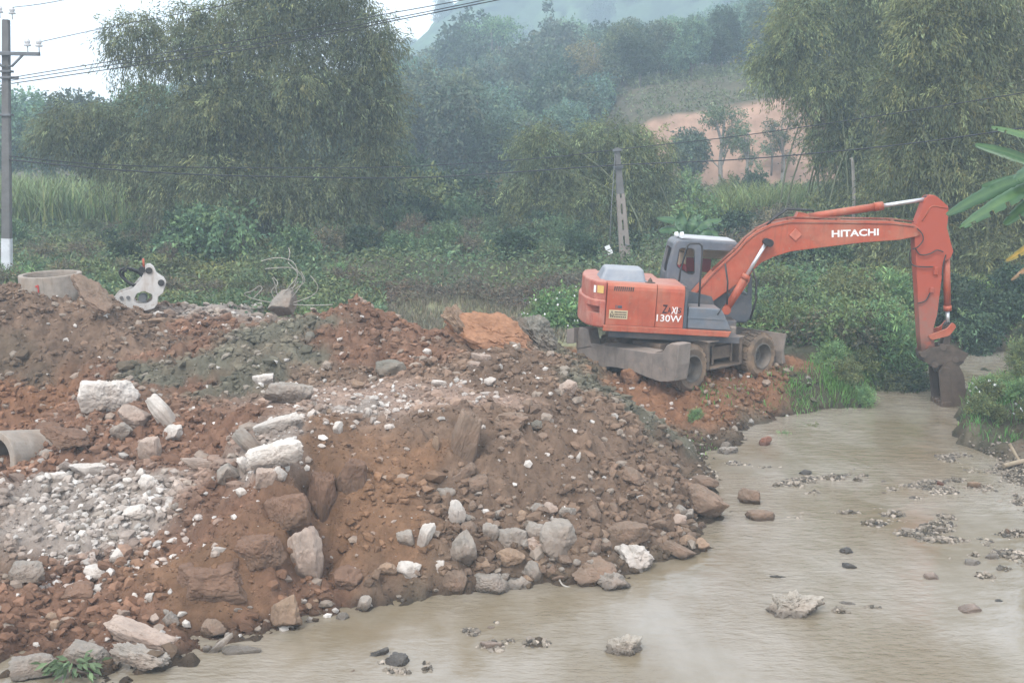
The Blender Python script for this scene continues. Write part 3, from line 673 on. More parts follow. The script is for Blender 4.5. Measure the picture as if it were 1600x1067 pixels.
def cyl_parts(name, A_, B_, split, r_b, r_r, y, par=None, lugs=True):
    A_ = Vector(A_); B_ = Vector(B_); d = B_ - A_; S = A_ + d * split
    k = MB().tube([A_, A_ + d * (split - .05)], r_b, 16).tube([A_ + d * (split - .07), S], r_b * 1.16, 16)
    k.tube([A_ - Vector((0, r_b * 1.0, 0)), A_ + Vector((0, r_b * 1.0, 0))], r_b * 1.15, 14)
    o_ = k.build(name, M_orange, ex)
    MB().tube([S - d * .02, B_], r_r, 14).build('piston_rod', M_chrome, o_)
    MB().tube([B_ - Vector((0, r_b * 1.1, 0)), B_ + Vector((0, r_b * 1.1, 0))], r_r * 1.9, 14).build('rod_eye', M_black, o_)
    return o_
for y in (-.32, .32):
    b_ = Vector(L3(1197.6, 378, -.3)); a_ = Vector(L3(1134, 484, -.3)); a_.y = b_.y = y
    o_ = cyl_parts('boom_cylinder', a_, b_, .52, .083, .042, y)
    if y < 0: MB().tube([a_ + Vector((.07, -.07, .04)), a_.lerp(b_, .45) + Vector((.1, -.05, -.02)), a_.lerp(b_, .5) + Vector((.04, -.08, 0))], .014, 6).build('oil_pipe', M_orange, o_)
MB().tube([Vector(L3(1197.6, 378, 0)) + Vector((0, -.36, 0)), Vector(L3(1197.6, 378, 0)) + Vector((0, .36, 0))], .085, 16).build('pivot_pin', M_black, boom)
a_ = Vector(L3(1249, 341.5, 0)); b_ = Vector(L3(1449.5, 311, 0))
ac = cyl_parts('stick_cylinder', a_, b_, .65, .085, .045, 0)
MB().prism([L(*p, 0) for p in ((1238, 346), (1272, 346), (1258, 333), (1246, 331))], -.12, .12, bev=.01).build('cylinder_bracket', M_orange, boom)
q = MB()
for j, dy in enumerate((-.15, -.05)):
    q.tube([L3(*p, dy) for p in ((1198 + 3 * j, 352), (1206, 344 - j), (1218, 336 - 3 * j), (1230, 327.5 - j), (1246, 328 - j), (1262, 328.5), (1272, 330))], .022, 8)
q.build('hydraulic_hose', M_black, boom)
MB().tube([L3(*p, -.3) for p in ((1176, 420), (1182, 440), (1181, 470), (1172, 500))], .025, 8).build('hydraulic_hose', M_black, boom)
# --- stick, linkage, bucket
ap = [(1443, 310), (1447, 305.5), (1456, 304.5), (1462, 308), (1478, 322), (1478.5, 334), (1476, 355), (1481, 374), (1486, 392), (1482, 402), (1471, 408), (1461, 490), (1455, 512), (1457, 540), (1455, 553), (1444, 560), (1437, 553), (1434, 520), (1427.5, 404), (1425.6, 374), (1427, 352)]
AW = .15
stick = MB().prism([L(*p, 0) for p in ap], -AW, AW, bev=.012).build('stick', M_worn, ex)
MB().tube([(p[0], -AW - .008, p[1]) for p in [L(*q_, 0) for q_ in ((1437, 345), (1450, 323), (1456, 321), (1476, 325))]], .012, 6).build('weld_rib', M_orange, stick)
q = MB()
for pts, yy in ((((1433, 357), (1441, 366), (1442, 376), (1434, 386), (1426, 389)), -.24), (((1430, 388), (1438, 398), (1452, 397), (1464, 391), (1474, 394)), -.2), (((1423, 390), (1421, 402), (1426, 414), (1440, 417), (1458, 417)), -.2), (((1478, 398), (1474, 412), (1472, 430)), -.18), (((1434, 474), (1446, 470), (1453, 458)), -.19)):
    q.tube(smooth_path_([L3(*p, yy) for p in pts]), .014, 8)
q.build('hydraulic_hose', M_black, stick)
MB().box((L(1455, 420, 0)[0], -.21, L(1455, 428, 0)[1]), (L(1461, 420, 0)[0], -AW, L(1455, 416, 0)[1]), bev=.01).box((L(1452, 420, 0)[0], -.2, L(1455, 456, 0)[1]), (L(1458, 420, 0)[0], -AW, L(1455, 448, 0)[1]), bev=.01).build('valve_block', M_worn, stick)
a_ = Vector(L3(1478.5, 395, 0)); b_ = Vector(L3(1481, 508, 0))
bc = cyl_parts('bucket_cylinder', a_, b_, .80, .078, .042, 0)
for s in (-1, 1):
    y0 = s * .2; MB().prism(rounded([L(*p, 0) for p in ((1445, 522), (1475, 511), (1483, 501), (1489, 508), (1478, 522), (1450, 529))], .05), y0 - .025, y0 + .025).build('rocker_link', M_orange, ex)
q = MB()
q.prism(rounded([L(*p, 0) for p in ((1476, 506), (1487, 508), (1479, 545), (1469, 545))], .05), -.11, .11)
q.build('bucket_link', M_mud, ex)
BH = .30
bk = MB()
side = [(1467, 578), (1474, 570), (1486, 565.5), (1497, 572), (1505, 588), (1508, 612), (1506, 634), (1500, 648), (1492, 656), (1476, 654)]
sp_ = [L(*p, -BH) for p in side]
for s in (-1, 1): bk.prism(sp_, s * BH - .018, s * BH + .018)
for i in range(2, len(sp_) - 1):
    a_, b_ = Vector((sp_[i][0], 0, sp_[i][1])), Vector((sp_[i + 1][0], 0, sp_[i + 1][1])); n = Vector((b_.z - a_.z, 0, -(b_.x - a_.x))).normalized() * .03
    bk.prism([(a_.x, a_.z), (b_.x, b_.z), ((b_ - n).x, (b_ - n).z), ((a_ - n).x, (a_ - n).z)], -BH + .02, BH - .02)
bucket = bk.build('bucket', M_mud, ex)
q = MB()
for s in (-1, 1): q.prism([L(*p, -BH) for p in ((1466, 580), (1473, 573), (1484, 575), (1486, 640), (1484, 654), (1472, 652), (1470, 630))], s * (BH + .02) - .025, s * (BH + .02) + .025, bev=.01)
q.build('side_cutter', M_mud, bucket)
for k in range(4):
    yy = -BH + 2 * BH * k / 3
    MB().prism(rounded([L(*p, -BH) for p in ((1470, 628), (1486, 626), (1488, 648), (1480, 660), (1468, 652))], .04), yy - .06, yy + .06, bev=.015).build('tooth', M_mud, bucket)
q = MB()
for s in (-.24, .24): q.prism(rounded([L(*p, 0) for p in ((1436, 547), (1446, 541), (1478, 535), (1490, 543), (1507, 549), (1500, 560), (1470, 566), (1450, 569), (1438, 561))], .03), s - .03, s + .03)
q.prism([L(*p, 0) for p in ((1456, 566), (1496, 553), (1502, 563), (1488, 574), (1464, 582))], -.2, .2, bev=.01)
for p in ((1443, 554), (1474, 543), (1461, 570), (1494, 562)): q.tube([L3(*p, -.3 if p[0] != 1461 else -.34), (L(*p, 0)[0], .3, L(*p, 0)[1])], .07, 12)
q.build('bucket_hitch', M_mud, ex)
# --- undercarriage (its own heading)
U = ULOC
ch = MB().box((-1.3, -.42, .36), (1.3, .42, .8), U, bev=.04).box((-1.75, -.5, .28), (-1.25, .5, .62), U, bev=.03).box((1.25, -.5, .28), (1.8, .5, .62), U, bev=.03).build('chassis', M_dirtyframe, ex)
MB().lathe([(.62, .8), (.66, .82), (.66, .9), (.58, .95)], 40, U, axis='z').build('turntable', M_dirtyframe, ex)
WB = 1.18; WR = .50; WZ_ = .36; WY_ = .98; WW = .27
def wheel(x, y):
    T = U @ Matrix.Translation((x, y, WZ_)); s = -1 if y < 0 else 1
    ty = MB().lathe([(.29, -WW), (.42, -WW - .015), (.475, -WW + .03), (WR, -WW + .07), (WR, -.05), (.46, -.03), (.46, .03), (WR, .05), (WR, WW - .07), (.475, WW - .03), (.42, WW + .015), (.29, WW)], 44, T, closed=True)
    for k in range(22):
        for sd_ in (-1, 1):
            A_ = 2 * pi * (k + (.5 if sd_ > 0 else 0)) / 22
            ty.box((-.045, .05 * sd_ if sd_ > 0 else -WW + .04, WR - .03), (.045, WW - .04 if sd_ > 0 else -.05, WR + .022), T @ Matrix.Rotation(A_, 4, 'Y') @ Matrix.Rotation(sd_ * .25, 4, 'Z'))
    w_ = ty.build('wheel', M_tyre, ex)
    k = MB().lathe([(.0, s * .02), (.13, s * .02), (.14, s * .06), (.2, s * .07), (.22, s * (WW - .12)), (.265, s * (WW - .02)), (.30, s * (WW - .01)), (.30, s * (WW + .015)), (.27, s * (WW + .02)), (.235, s * (WW - .1)), (.21, s * .03), (.0, s * .03)], 36, T)
    for j in range(8): k.tube([T @ Vector((.1 * cos(j * pi / 4), s * .03, .1 * sin(j * pi / 4))), T @ Vector((.1 * cos(j * pi / 4), s * .075, .1 * sin(j * pi / 4)))], .014, 6)
    k.build('rim', M_rim, w_)
for x in (-WB, WB):
    MB().tube([U @ Vector((x, -.85, WZ_)), U @ Vector((x, -.35, WZ_)), U @ Vector((x, .35, WZ_)), U @ Vector((x, .85, WZ_))], [.11, .15, .15, .11], 12).box((x - .2, -.2, WZ_ - .2), (x + .2, .2, WZ_ + .2), U, bev=.06).build('axle', M_dirtyframe, ex)
    for y in (-WY_, WY_): wheel(x, y)
# steps and boxes between the wheels on the near side
q = MB()
q.box((-.62, -1.16, .24), (-.52, -.45, .86), U, bev=.015).box((.48, -1.16, .24), (.58, -.45, .86), U, bev=.015)
q.box((-.5, -1.1, .74), (.62, -.45, .80), U, bev=.01).box((-.52, -1.18, .24), (.5, -.8, .29), U, bev=.01).box((-.3, -1.05, .42), (.3, -.5, .70), U, bev=.02)
q.box((-.34, -1.07, .32), (-.28, -1.03, .74), U).box((.28, -1.07, .32), (.34, -1.03, .74), U)
q.build('side_step', M_dirtyframe, ex)
MB().prism([(-.62, .85), (.55, .85), (.62, .875), (-.68, .875)], -1.2, -.42, U).build('step_plate', M_blade, ex)
MB().lathe([(.0, .0), (.075, 0), (.075, .18), (.06, .2), (.0, .2)], 16, U @ Matrix.Translation((.42, -1.0, .88)), axis='z').tube([U @ Vector((.6, -.85, .93)), U @ Vector((.75, -.5, 1.0))], .06, 10).build('hydraulic_tank', M_blade, ex)
# dozer blades at both ends
XB = -1.86
def YB(*p): return UL(p[0], p[1], XB)
fp = [YB(*p) for p in ((901, 540), (902, 571), (914, 574), (954.5, 573), (983, 578), (1010, 589), (1031, 596.5), (1044, 596), (1040, 550), (1022, 552), (980, 545.5), (923, 536.5))]
bl = MB().prism(fp, XB, XB + .09, U, bev=.012, axis='x')
zt = YB(980, 545.5)[1]; yl_, yr_ = YB(923, 540)[0], YB(1022, 552)[0]
bl.prism([(XB + .08, zt - .28), (XB + .08, zt - .02), (XB + .45, zt + .02), (XB + .55, zt - .1)], yr_ + .15, yl_ - .2, U, bev=.02)
blade = bl.build('dozer_blade', M_blade, ex)
e1 = YB(901, 540); e2 = YB(1046, 560)
MB().prism([YB(*p) for p in ((901, 545), (902, 522), (907, 511), (920, 514), (925, 541))], XB - .02, XB + .28, U, bev=.015, axis='x').prism([YB(*p) for p in ((893, 514), (905, 511), (904, 535), (893, 536))], XB - .16, XB + .06, U, bev=.012, axis='x').build('end_bracket', M_blade, blade)
br = [(YB(*p)) for p in ((1036, 552), (1042, 540), (1049, 536), (1062, 538), (1060, 570), (1056, 595), (1042, 597))]
MB().prism(br, XB - .03, XB + .36, U, bev=.02, axis='x').build('end_bracket', M_blade, blade)
q = MB()
for y in (-.38, .38): q.box((XB + .05, y - .07, .3), (-1.2, y + .07, .48), U, bev=.02)
q.tube([U @ Vector((XB + .4, 0, .62)), U @ Vector((-1.2, 0, .6))], .07, 12); q.build('blade_arm', M_dirtyframe, blade)
q = MB().prism([(1.84, .1), (1.98, .12), (1.9, .4), (1.98, .78), (1.9, .8), (1.82, .4)], -1.3, 1.3, U, bev=.015)
fb = q.build('dozer_blade', M_blade, ex)
q = MB()
for y in (-.38, .38): q.box((1.2, y - .07, .3), (1.86, y + .07, .48), U, bev=.02)
q.build('blade_arm', M_dirtyframe, fb)
# ------------------------------------------------------------------ stones and rubble
def ico(sub):
    b = bmesh.new(); bmesh.ops.create_icosphere(b, subdivisions=sub, radius=1.0)
    b.verts.ensure_lookup_table()
    V = np.array([v.co[:] for v in b.verts]); F = np.array([[v.index for v in f.verts] for f in b.faces]); b.free(); return V, F
ICO = {i: ico(i) for i in (1, 2, 3, 4, 5)}
def rock_verts(seed, sub=4, planes=15, rough=.13, lo=.58, flat=0.0):
    """a broken stone: a ball cut by random planes, then roughened"""
    r = np.random.RandomState(seed); V, F = ICO[sub]
    N = r.normal(size=(planes, 3)); N /= np.linalg.norm(N, axis=1)[:, None]
    h = r.uniform(lo, 1.0, planes)
    if flat: N = np.vstack([N, [[0, 0, 1], [0, 0, -1]]]); h = np.append(h, [flat, flat])
    D = V @ N.T; D = np.where(D > .02, h / np.maximum(D, .02), 9)
    D = np.sort(D, axis=1)[:, :3]; w = np.exp(-(D - D[:, :1]) * 11); rad = (D * w).sum(1) / w.sum(1); rad = np.minimum(rad, 1.25)
    P = V * rad[:, None]
    q = P * 2.2 + seed * 3.1
    P = P + V * (rough * fbm(q[:, 0], q[:, 1], q[:, 2], 3, .6) + rough * .45 * fbm(q[:, 0] * 4, q[:, 1] * 4, q[:, 2] * 4, 4, .7))[:, None]
    return P, F
STONE = {'W': (.53, .485, .435), 'G': (.275, .245, .21), 'B': (.195, .142, .105), 'T': (.27, .19, .13), 'P': (.36, .285, .235), 'D': (.12, .11, .10), 'R': (.24, .115, .08), 'O': (.29, .15, .085), 'E': (.17, .158, .13), 'C': (.165, .10, .068), 'K': (.31, .275, .23)}
SOILST = (.20, .118, .078)
def stone_mat(name, c, amt, speck=0.0):
    m = mat(name, c, rough=.9, vary=.26, scale=4.5, bump=.5, bscale=16, spec=.18, dust=SOILST if c[0] > .15 else (.2, .16, .12), dust_amt=amt, top=0, rnd=.10, stain=(c[0] * .55, c[1] * .55, c[2] * .55), stain_amt=.5, sscale=5, coord='Object')
    t = m.node_tree; bs = next(n for n in t.nodes if n.type == 'BSDF_PRINCIPLED'); src = bs.inputs['Base Color'].links[0].from_socket
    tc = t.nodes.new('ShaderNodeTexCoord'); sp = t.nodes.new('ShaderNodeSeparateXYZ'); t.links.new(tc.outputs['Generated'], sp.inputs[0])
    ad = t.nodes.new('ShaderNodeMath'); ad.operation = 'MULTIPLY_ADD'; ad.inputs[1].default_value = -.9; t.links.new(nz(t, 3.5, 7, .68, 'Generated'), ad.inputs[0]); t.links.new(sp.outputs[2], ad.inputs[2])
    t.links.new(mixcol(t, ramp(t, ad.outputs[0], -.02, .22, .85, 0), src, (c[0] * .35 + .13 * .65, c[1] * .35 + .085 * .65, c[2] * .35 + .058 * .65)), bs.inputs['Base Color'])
    ge = t.nodes.new('ShaderNodeNewGeometry'); s2 = t.nodes.new('ShaderNodeSeparateXYZ'); t.links.new(ge.outputs['Position'], s2.inputs[0])     # wet where the stream laps the stone
    wf = ramp(t, s2.outputs[2], .03, .11, 1, 0); src = bs.inputs['Base Color'].links[0].from_socket
    t.links.new(mixcol(t, math_n(t, 'MULTIPLY', wf, .8), src, (c[0] * .28, c[1] * .26, c[2] * .24)), bs.inputs['Base Color'])
    t.links.new(ramp(t, wf, 0, 1, .9, .3), bs.inputs['Roughness'])
    return m
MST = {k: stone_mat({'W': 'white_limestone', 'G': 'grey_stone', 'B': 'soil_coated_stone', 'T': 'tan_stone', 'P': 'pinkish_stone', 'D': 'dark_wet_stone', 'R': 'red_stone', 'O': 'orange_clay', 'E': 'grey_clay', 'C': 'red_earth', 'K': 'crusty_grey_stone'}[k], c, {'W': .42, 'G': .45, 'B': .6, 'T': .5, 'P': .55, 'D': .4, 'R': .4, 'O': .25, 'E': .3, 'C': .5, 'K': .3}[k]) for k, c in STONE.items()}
# centre and size in photograph pixels, colour, tilt (degrees, clockwise as seen), flatness, label
ROCKS = """98 684 84 52 C 10 0|red earth lump heaped against the culvert pipe
72 672 52 34 C 6 0|smaller red earth lump lying on the back of the culvert pipe
508 772 66 84 C 8 .8|big block of red earth breaking away at the top of the crevice
446 800 84 66 C -12 .8|overhanging red earth block on the near side of the crevice
404 862 88 60 C -8 .8|rounded red earth block just left of the tall pinkish boulder
325 912 124 62 C -4 .8|wide cut block of smooth red earth near the shore
548 742 60 60 C 15 .8|red earth lump on the smooth brown face right of the crevice
120 930 60 36 C 0 0|low red earth lump between the rubble fan and the shore
540 905 50 40 C 0 0|red earth clod heap at the foot of the smooth brown face
166 619 74 46 W 4 .75|wide flat-topped white boulder lying alone on red soil above the pipe
251 642 46 56 W -38 .8|white boulder standing tilted with its point up, beside the wide flat white one
208 651 36 34 P 0 0|white and red stained rock wedged against the tilted white boulder
190 671 30 32 G 15 0|grey lump below the red stained rock near the tilted white boulder
272 676 34 30 W 10 0|small rounded white rock under the tilted white boulder
235 701 48 42 P -10 .8|pyramid shaped pinkish rock alone in the red soil below the tilted boulder
318 724 86 24 P 8 .5|long low flat pinkish slab lying in red soil
445 612 86 42 G 8 .6|big pale slab with a dark overhanging underside at the foot of the grey-green mound
411 594 34 20 W -5 .5|small white slab peeping out behind the big overhanging slab
437 661 70 24 W -18 .45|long white slab leaning on top of the rock cluster at the scarp edge
386 688 36 58 G -48 .45|grey slab standing on edge in the rock cluster at the scarp
429 707 76 44 W -14 .7|big cream white block at the front of the cluster on the scarp edge
380 723 30 38 W -20 0|narrow white rock left of the cream block
353 741 32 32 G 0 0|grey rock below the narrow white rock by the scarp
411 748 42 24 P 0 .6|soil stained flat stone right under the cream block
437 741 24 22 W 0 0|small pale cobble below the right end of the cream block
376 769 18 20 W 0 0|round white cobble on the red slope below the rock cluster
139 733 62 22 W 4 .5|long flat white stone half buried in the red slope
123 678 32 16 W 0 0|small white stone between the pipe and the pyramid shaped rock
68 708 24 16 G 0 0|grey stone just right of the pipe mouth
232 756 36 28 W 0 .8|white block at the top of the white rubble fan
210 801 40 30 W -15 0|biggest white block in the middle of the white rubble fan
182 870 24 26 W 0 0|upright white stone low in the white rubble fan
152 896 46 26 W 5 .7|powdery white slab near the foot of the white rubble fan
150 921 30 26 W 20 0|white rock at the very foot of the rubble fan
221 742 20 20 W 0 0|white cobble above the block at the top of the fan
90 745 30 14 W 0 .5|flat white flake left of the white rubble fan
35 894 62 28 G 0 .7|dusty grey heap-like rock at the left picture edge
210 938 18 30 W 8 0|thin upright white stone standing in the red soil near the bottom
233 931 16 16 W 0 0|little white cobble right of the thin upright stone
264 969 32 28 G 0 0|rounded grey rock above the big orange-white boulder by the water
240 968 20 18 P 0 0|small pinkish rock beside the rounded grey rock
79 964 18 13 T 0 .6|flat tan pebble resting on the red mud
85 977 21 14 T 0 .7|second tan pebble just under the flat one on the red mud
228 1000 150 58 P 14 .7|largest orange and white boulder on the near shore, sloping to the water
217 1027 100 50 G 16 .7|speckled grey boulder in front of the orange and white boulder
138 1022 92 44 G 10 .7|humped grey boulder with green leaves leaning on it
45 1041 80 42 G -6 .7|flat grey boulder in the bottom corner beside the leaves
331 1017 36 14 G -38 .35|thin grey slab tilted up at the water edge
372 1022 60 13 G 0 .5|low flat stones lying at the water edge past the tilted slab
329 983 46 30 B 0 0|brown soil covered rock behind the thin tilted slab
446 957 50 60 T 8 0|tan pointed boulder standing at the foot of the scarp by the water
470 866 54 76 P 0 0|tall pinkish boulder jammed in the crevice of the scarp
889 604 36 34 P -8 0|pale triangular rock on the end of the mound near the digger blade
797 657 58 46 B 0 0|brown boulder with a grey speckled side, above the two cobbles
728 680 74 92 B 22 .55|biggest dark slab standing steeply on the brown slope
792 692 22 20 B 0 0|round cobble under the brown speckled boulder
806 681 23 22 B 0 0|second cobble touching the brown speckled boulder
839 666 21 19 E 0 0|greenish grey stone on the slope right of the speckled boulder
848 684 17 16 B 0 0|little brown stone under the greenish grey one
822 634 20 28 B 0 0|upright brown block above the greenish grey stone
724 740 44 28 B -35 .5|long brown slab tilted up below the biggest dark slab
743 754 46 34 B -20 .8|brown wedge of rock under the long tilted slab
695 769 32 11 G 0 .4|thin flat grey slab lying at the edge of the smooth brown face
742 571 30 18 P 0 0|pinkish stone on the plateau left of the leaning orange slab foot
750 559 34 16 P 5 .6|pale flat stone right at the foot of the leaning orange slab
686 599 26 13 W 8 .5|white flat stone at the back edge of the wheel track
666 549 15 12 W 0 0|white cobble high on the flank of the red mound
766 597 19 16 W 0 0|white cobble on the rubble right of the wheel track
527 668 16 25 W 0 0|small upright whitish stone on the lip of the smooth brown face
575 645 14 18 W 20 0|white shard beside the wheel track
681 690 12 32 T 0 0|narrow upright tan brick-like stone left of the biggest dark slab
609 575 48 22 E 0 .7|grey-green clay block on the flank of the red mound
561 601 23 14 T 0 0|tan cobble at the edge of the wheel track under the red mound
482 527 22 16 E 0 0|grey-green lump where the grey mound meets the red one
903 715 11 22 W 15 0|slim white shard standing in the brown slope
713 799 34 40 W -20 0|pointed white rock crowning the stone heap by the water
667 832 34 48 W 18 0|white upright rock at the side of the stone heap by the water
721 856 50 58 G 10 0|large grey boulder in the stone heap under the pointed white rock
731 824 38 32 B 25 0|brown rock between the pointed white one and the large grey boulder
796 845 47 30 G 0 .7|flat faced grey block in the middle of the stone heap
837 829 33 26 G 15 .7|grey angular block at the top of the stone heap
837 850 35 26 P 0 0|pinkish rock under the angular block in the stone heap
796 873 50 38 T 8 0|brown-tan rock below the flat faced grey block
831 889 34 46 G -15 0|upright grey rock low in the stone heap
876 838 52 56 G 0 0|tall grey boulder closing the stone heap on its far side
995 869 55 48 W 0 0|round pale speckled boulder at the water edge
936 895 68 40 B 0 0|wide brown boulder at the water edge next to the round pale one
956 912 60 32 G 0 .8|grey crusty rock lying in the water before the wide brown boulder
975 834 82 34 B -3 .6|broad brown slab above the round pale boulder
1057 858 66 30 B 24 .5|long brown slab sloping down into the water
1105 783 62 52 B 34 .6|big smooth faced slab leaning over the water near the middle
987 742 54 50 B 30 0|brown boulder half way up the slope above the broad slab
929 803 27 34 B 0 0|squarish brown block standing on the slope
861 794 25 19 P 10 0|pinkish cobble on the gravelly slope above the stone heap
763 913 62 36 G 5 0|grey white boulder at the water line under the stone heap
712 908 38 38 B 0 0|brown rock at the water line left of the grey white boulder
811 912 40 24 G 0 0|low dark rock at the water line right of the grey white boulder
638 889 48 28 W 8 .7|flat white rock alone on the red foot slope
605 889 31 23 T 0 0|tan rock touching the flat white rock on the foot slope
861 891 33 23 B 0 0|brown rock at the water line under the tall grey boulder
765 831 25 24 G 0 0|small grey rock behind the brown one in the stone heap
634 841 30 24 G 0 .8|grey rock set in the smooth brown face
1095 852 30 24 T 0 0|tan wet rock where the long slab enters the water
1060 812 26 20 P 0 0|pale pinkish rock above the long sloping slab
1098 751 52 18 B 4 .6|flat brown stone at the bank above the smooth faced slab
1012 735 26 24 B 0 0|brown rock beside the boulder half way up the slope
686 884 24 16 W 0 .7|small white slab at the foot of the stone heap
553 894 18 14 W 0 0|white stone on the red clods left of the tan rock
569 943 20 19 G 0 0|grey stone at the water line on the red foot slope
533 966 28 18 G 0 0|grey wet stone in the shallow edge of the stream
485 969 17 14 W 0 0|small pale stone at the edge right of the tan pointed boulder
1173 779 38 32 B 0 0|brown boulder standing alone in the stream near the bank
1188 809 46 20 B 0 .7|low brown rock in the stream just in front of the lone boulder
1197 692 22 20 R 0 0|red-brown stone at the far edge of the stream
1138 707 36 16 G 0 .7|speckled grey rock at the bank next to the red-brown stone
1238 948 112 46 K 3 .5|largest crusty flat rock in the middle of the stream
1326 947 28 9 G 0 .5|thin stone trailing from the crusty flat rock
1518 956 33 18 P 0 0|pinkish angular stone in the stream close to the picture edge
1326 864 26 15 D 0 0|dark humped stone in the open stream
1326 888 24 12 D 0 0|second dark stone in the open stream, just nearer
1518 883 32 14 G 0 .7|low grey stone in the stream past the angular pinkish one
1456 904 27 17 P 0 0|pale stone with a dark foot in the stream
1524 759 22 12 T 0 .7|tan cobble on the gravel beach
1550 874 23 14 G 0 0|white capped stone in the stream near the picture edge
1428 983 17 7 D 0 .5|tiny dark stone in the near stream
1560 942 17 10 D 0 0|small dark stone in the stream by the picture edge
978 1014 64 34 K 0 .75|pale crusty rock alone in the nearest part of the stream
587 1024 42 17 D -22 .3|dark slate slab sticking up from the near shallows
624 1036 48 24 D 5 .7|dark wet rock beside the slate slab in the shallows
766 1009 38 12 P 0 .5|flat pinkish stone awash in the near stream
768 985 18 9 P 0 .5|smaller pinkish stone awash behind the flat one
550 1053 13 9 T 0 0|little tan stone in the near shallows
1214 905 32 9 D 0 .4|dark flat stone awash behind the crusty flat rock
988 588 46 26 O 3 .7|block of orange clay lying before the digger blade
326 467 24 14 W 0 0|white block on the skyline debris between bracket and rebar
236 501 46 10 T -4 .35|flat tan plank-like stone below the white bracket
1258 741 22 12 D 0 0|dark stone on the far gravel bar in the stream
1469 757 12 12 R 0 0|reddish pebble on the gravel bar under the bucket"""
rock_i = 0
def put_rock(px, py, w, h, key, tilt, flat, label, name='boulder', group=None, sub=4, seed=None):
    global rock_i
    rock_i += 1
    seed = seed or rock_i * 7 + 3
    if 'scarp' in label or 'cream' in label or 'tilted white' in label or 'wide flat-topped' in label: w *= 1.25; h *= 1.22
    if 'stone heap' in label or 'water line' in label or 'water edge' in label or 'over the water' in label: w *= 1.18; h *= 1.2
    P, F = rock_verts(seed, sub, planes=13 if flat else 16, flat=flat * .75 if flat else 0, rough=.3 if 'crusty' in label or 'speckled' in label else .13)
    P[:, 2] -= 0
    base = hit(px, py + h * .42)
    Y = base[1]; s = Y / 2000.0
    a = R(tilt)
    hw, hh = w * s / 2, h * s / 2
    # half extents before tilting
    c_, s_ = abs(cos(a)), abs(sin(a))
    if tilt:
        den = max(c_ * c_ - s_ * s_, .28); A_ = max((hw * c_ - hh * s_) / den, hw * .62); B_ = max((hh * c_ - hw * s_) / den, hh * .6)
    else: A_, B_ = hw, hh
    ext = np.abs(P).max(0)
    S = np.array([A_ * 1.08, max(min(A_, B_ * 1.8) * .95, .02), B_ * 1.15]) / ext
    P = P * S
    # stones coated from below with the soil they lie in
    me = np_mesh(name, P, F, False)
    o = link(name, me, MST[key])
    lift = hh * .72
    o.location = (base[0], base[1] + S[1] * .5, max(base[2], -.05) + lift)
    o.rotation_euler = (R(random.uniform(-9, 9)), a, R(random.uniform(-14, 14)))
    tag(o, label, 'rock' if name != 'clay_slab' else 'earth slab', group)
    return o
random.seed(3)
for ln in ROCKS.split('\n'):
    a, lb = ln.split('|'); a = a.split()
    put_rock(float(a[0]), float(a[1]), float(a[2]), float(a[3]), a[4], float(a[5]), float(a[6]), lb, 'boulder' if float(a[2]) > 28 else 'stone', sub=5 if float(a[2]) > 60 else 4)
# --- scattered medium stones, one object each: (pixel polygon box, count, size range in px, colours, label, group)
def in_poly(px, py, poly):
    c = False; n = len(poly)
    for i in range(n):
        x1, y1 = poly[i]; x2, y2 = poly[i - 1]
        if (y1 > py) != (y2 > py) and px < (x2 - x1) * (py - y1) / (y2 - y1) + x1: c = not c
    return c
VAR = []
for i in range(14):
    P, F = rock_verts(500 + i, 3, 14, .12, .58, flat=(.5 if i % 4 == 0 else 0))
    VAR.append(np_mesh('stone', P / np.abs(P).max(), F, False))
VARM = {}
def var_mesh(i, key):
    if (i, key) not in VARM:
        me = VAR[i].copy(); me.materials.append(MST[key]); VARM[(i, key)] = me
    return VARM[(i, key)]
SCAT = [([(680, 790), (760, 770), (900, 800), (1050, 790), (1120, 815), (1080, 862), (1000, 880), (900, 905), (780, 920), (690, 905)], 92, (12, 34), 'GGBBBT', 'loose grey-brown stone in the heap at the foot of the brown slope', 'stones at the foot of the brown slope'),
        ([(70, 730), (280, 735), (290, 800), (230, 850), (190, 940), (60, 945), (110, 850), (20, 800)], 55, (8, 22), 'WWWG', 'white broken stone in the white rubble fan on the red bank', 'stones in the white rubble fan'),
        ([(0, 960), (400, 945), (560, 930), (690, 915), (640, 938), (480, 970), (330, 1020), (0, 1030)], 32, (8, 20), 'GPTW', 'small stone in the wet red mud along the near shore', 'stones along the near shore'),
        ([(300, 640), (480, 640), (640, 600), (860, 575), (900, 610), (800, 640), (560, 660), (340, 700)], 34, (8, 18), 'WPBT', 'small pale stone strewn over the plateau around the wheel track', 'stones strewn over the plateau'),
        ([(225, 475), (300, 465), (420, 470), (460, 490), (330, 530), (240, 525)], 26, (7, 17), 'WWPG', 'pale broken stone in the debris between bracket and rebar', 'stones in the skyline debris'),
        ([(1150, 725), (1240, 735), (1500, 735), (1590, 720), (1600, 860), (1480, 900), (1300, 830), (1180, 765)], 55, (6, 16), 'GDBK', 'small stone breaking the surface of the shallow riffle', 'stones in the shallow riffle')]
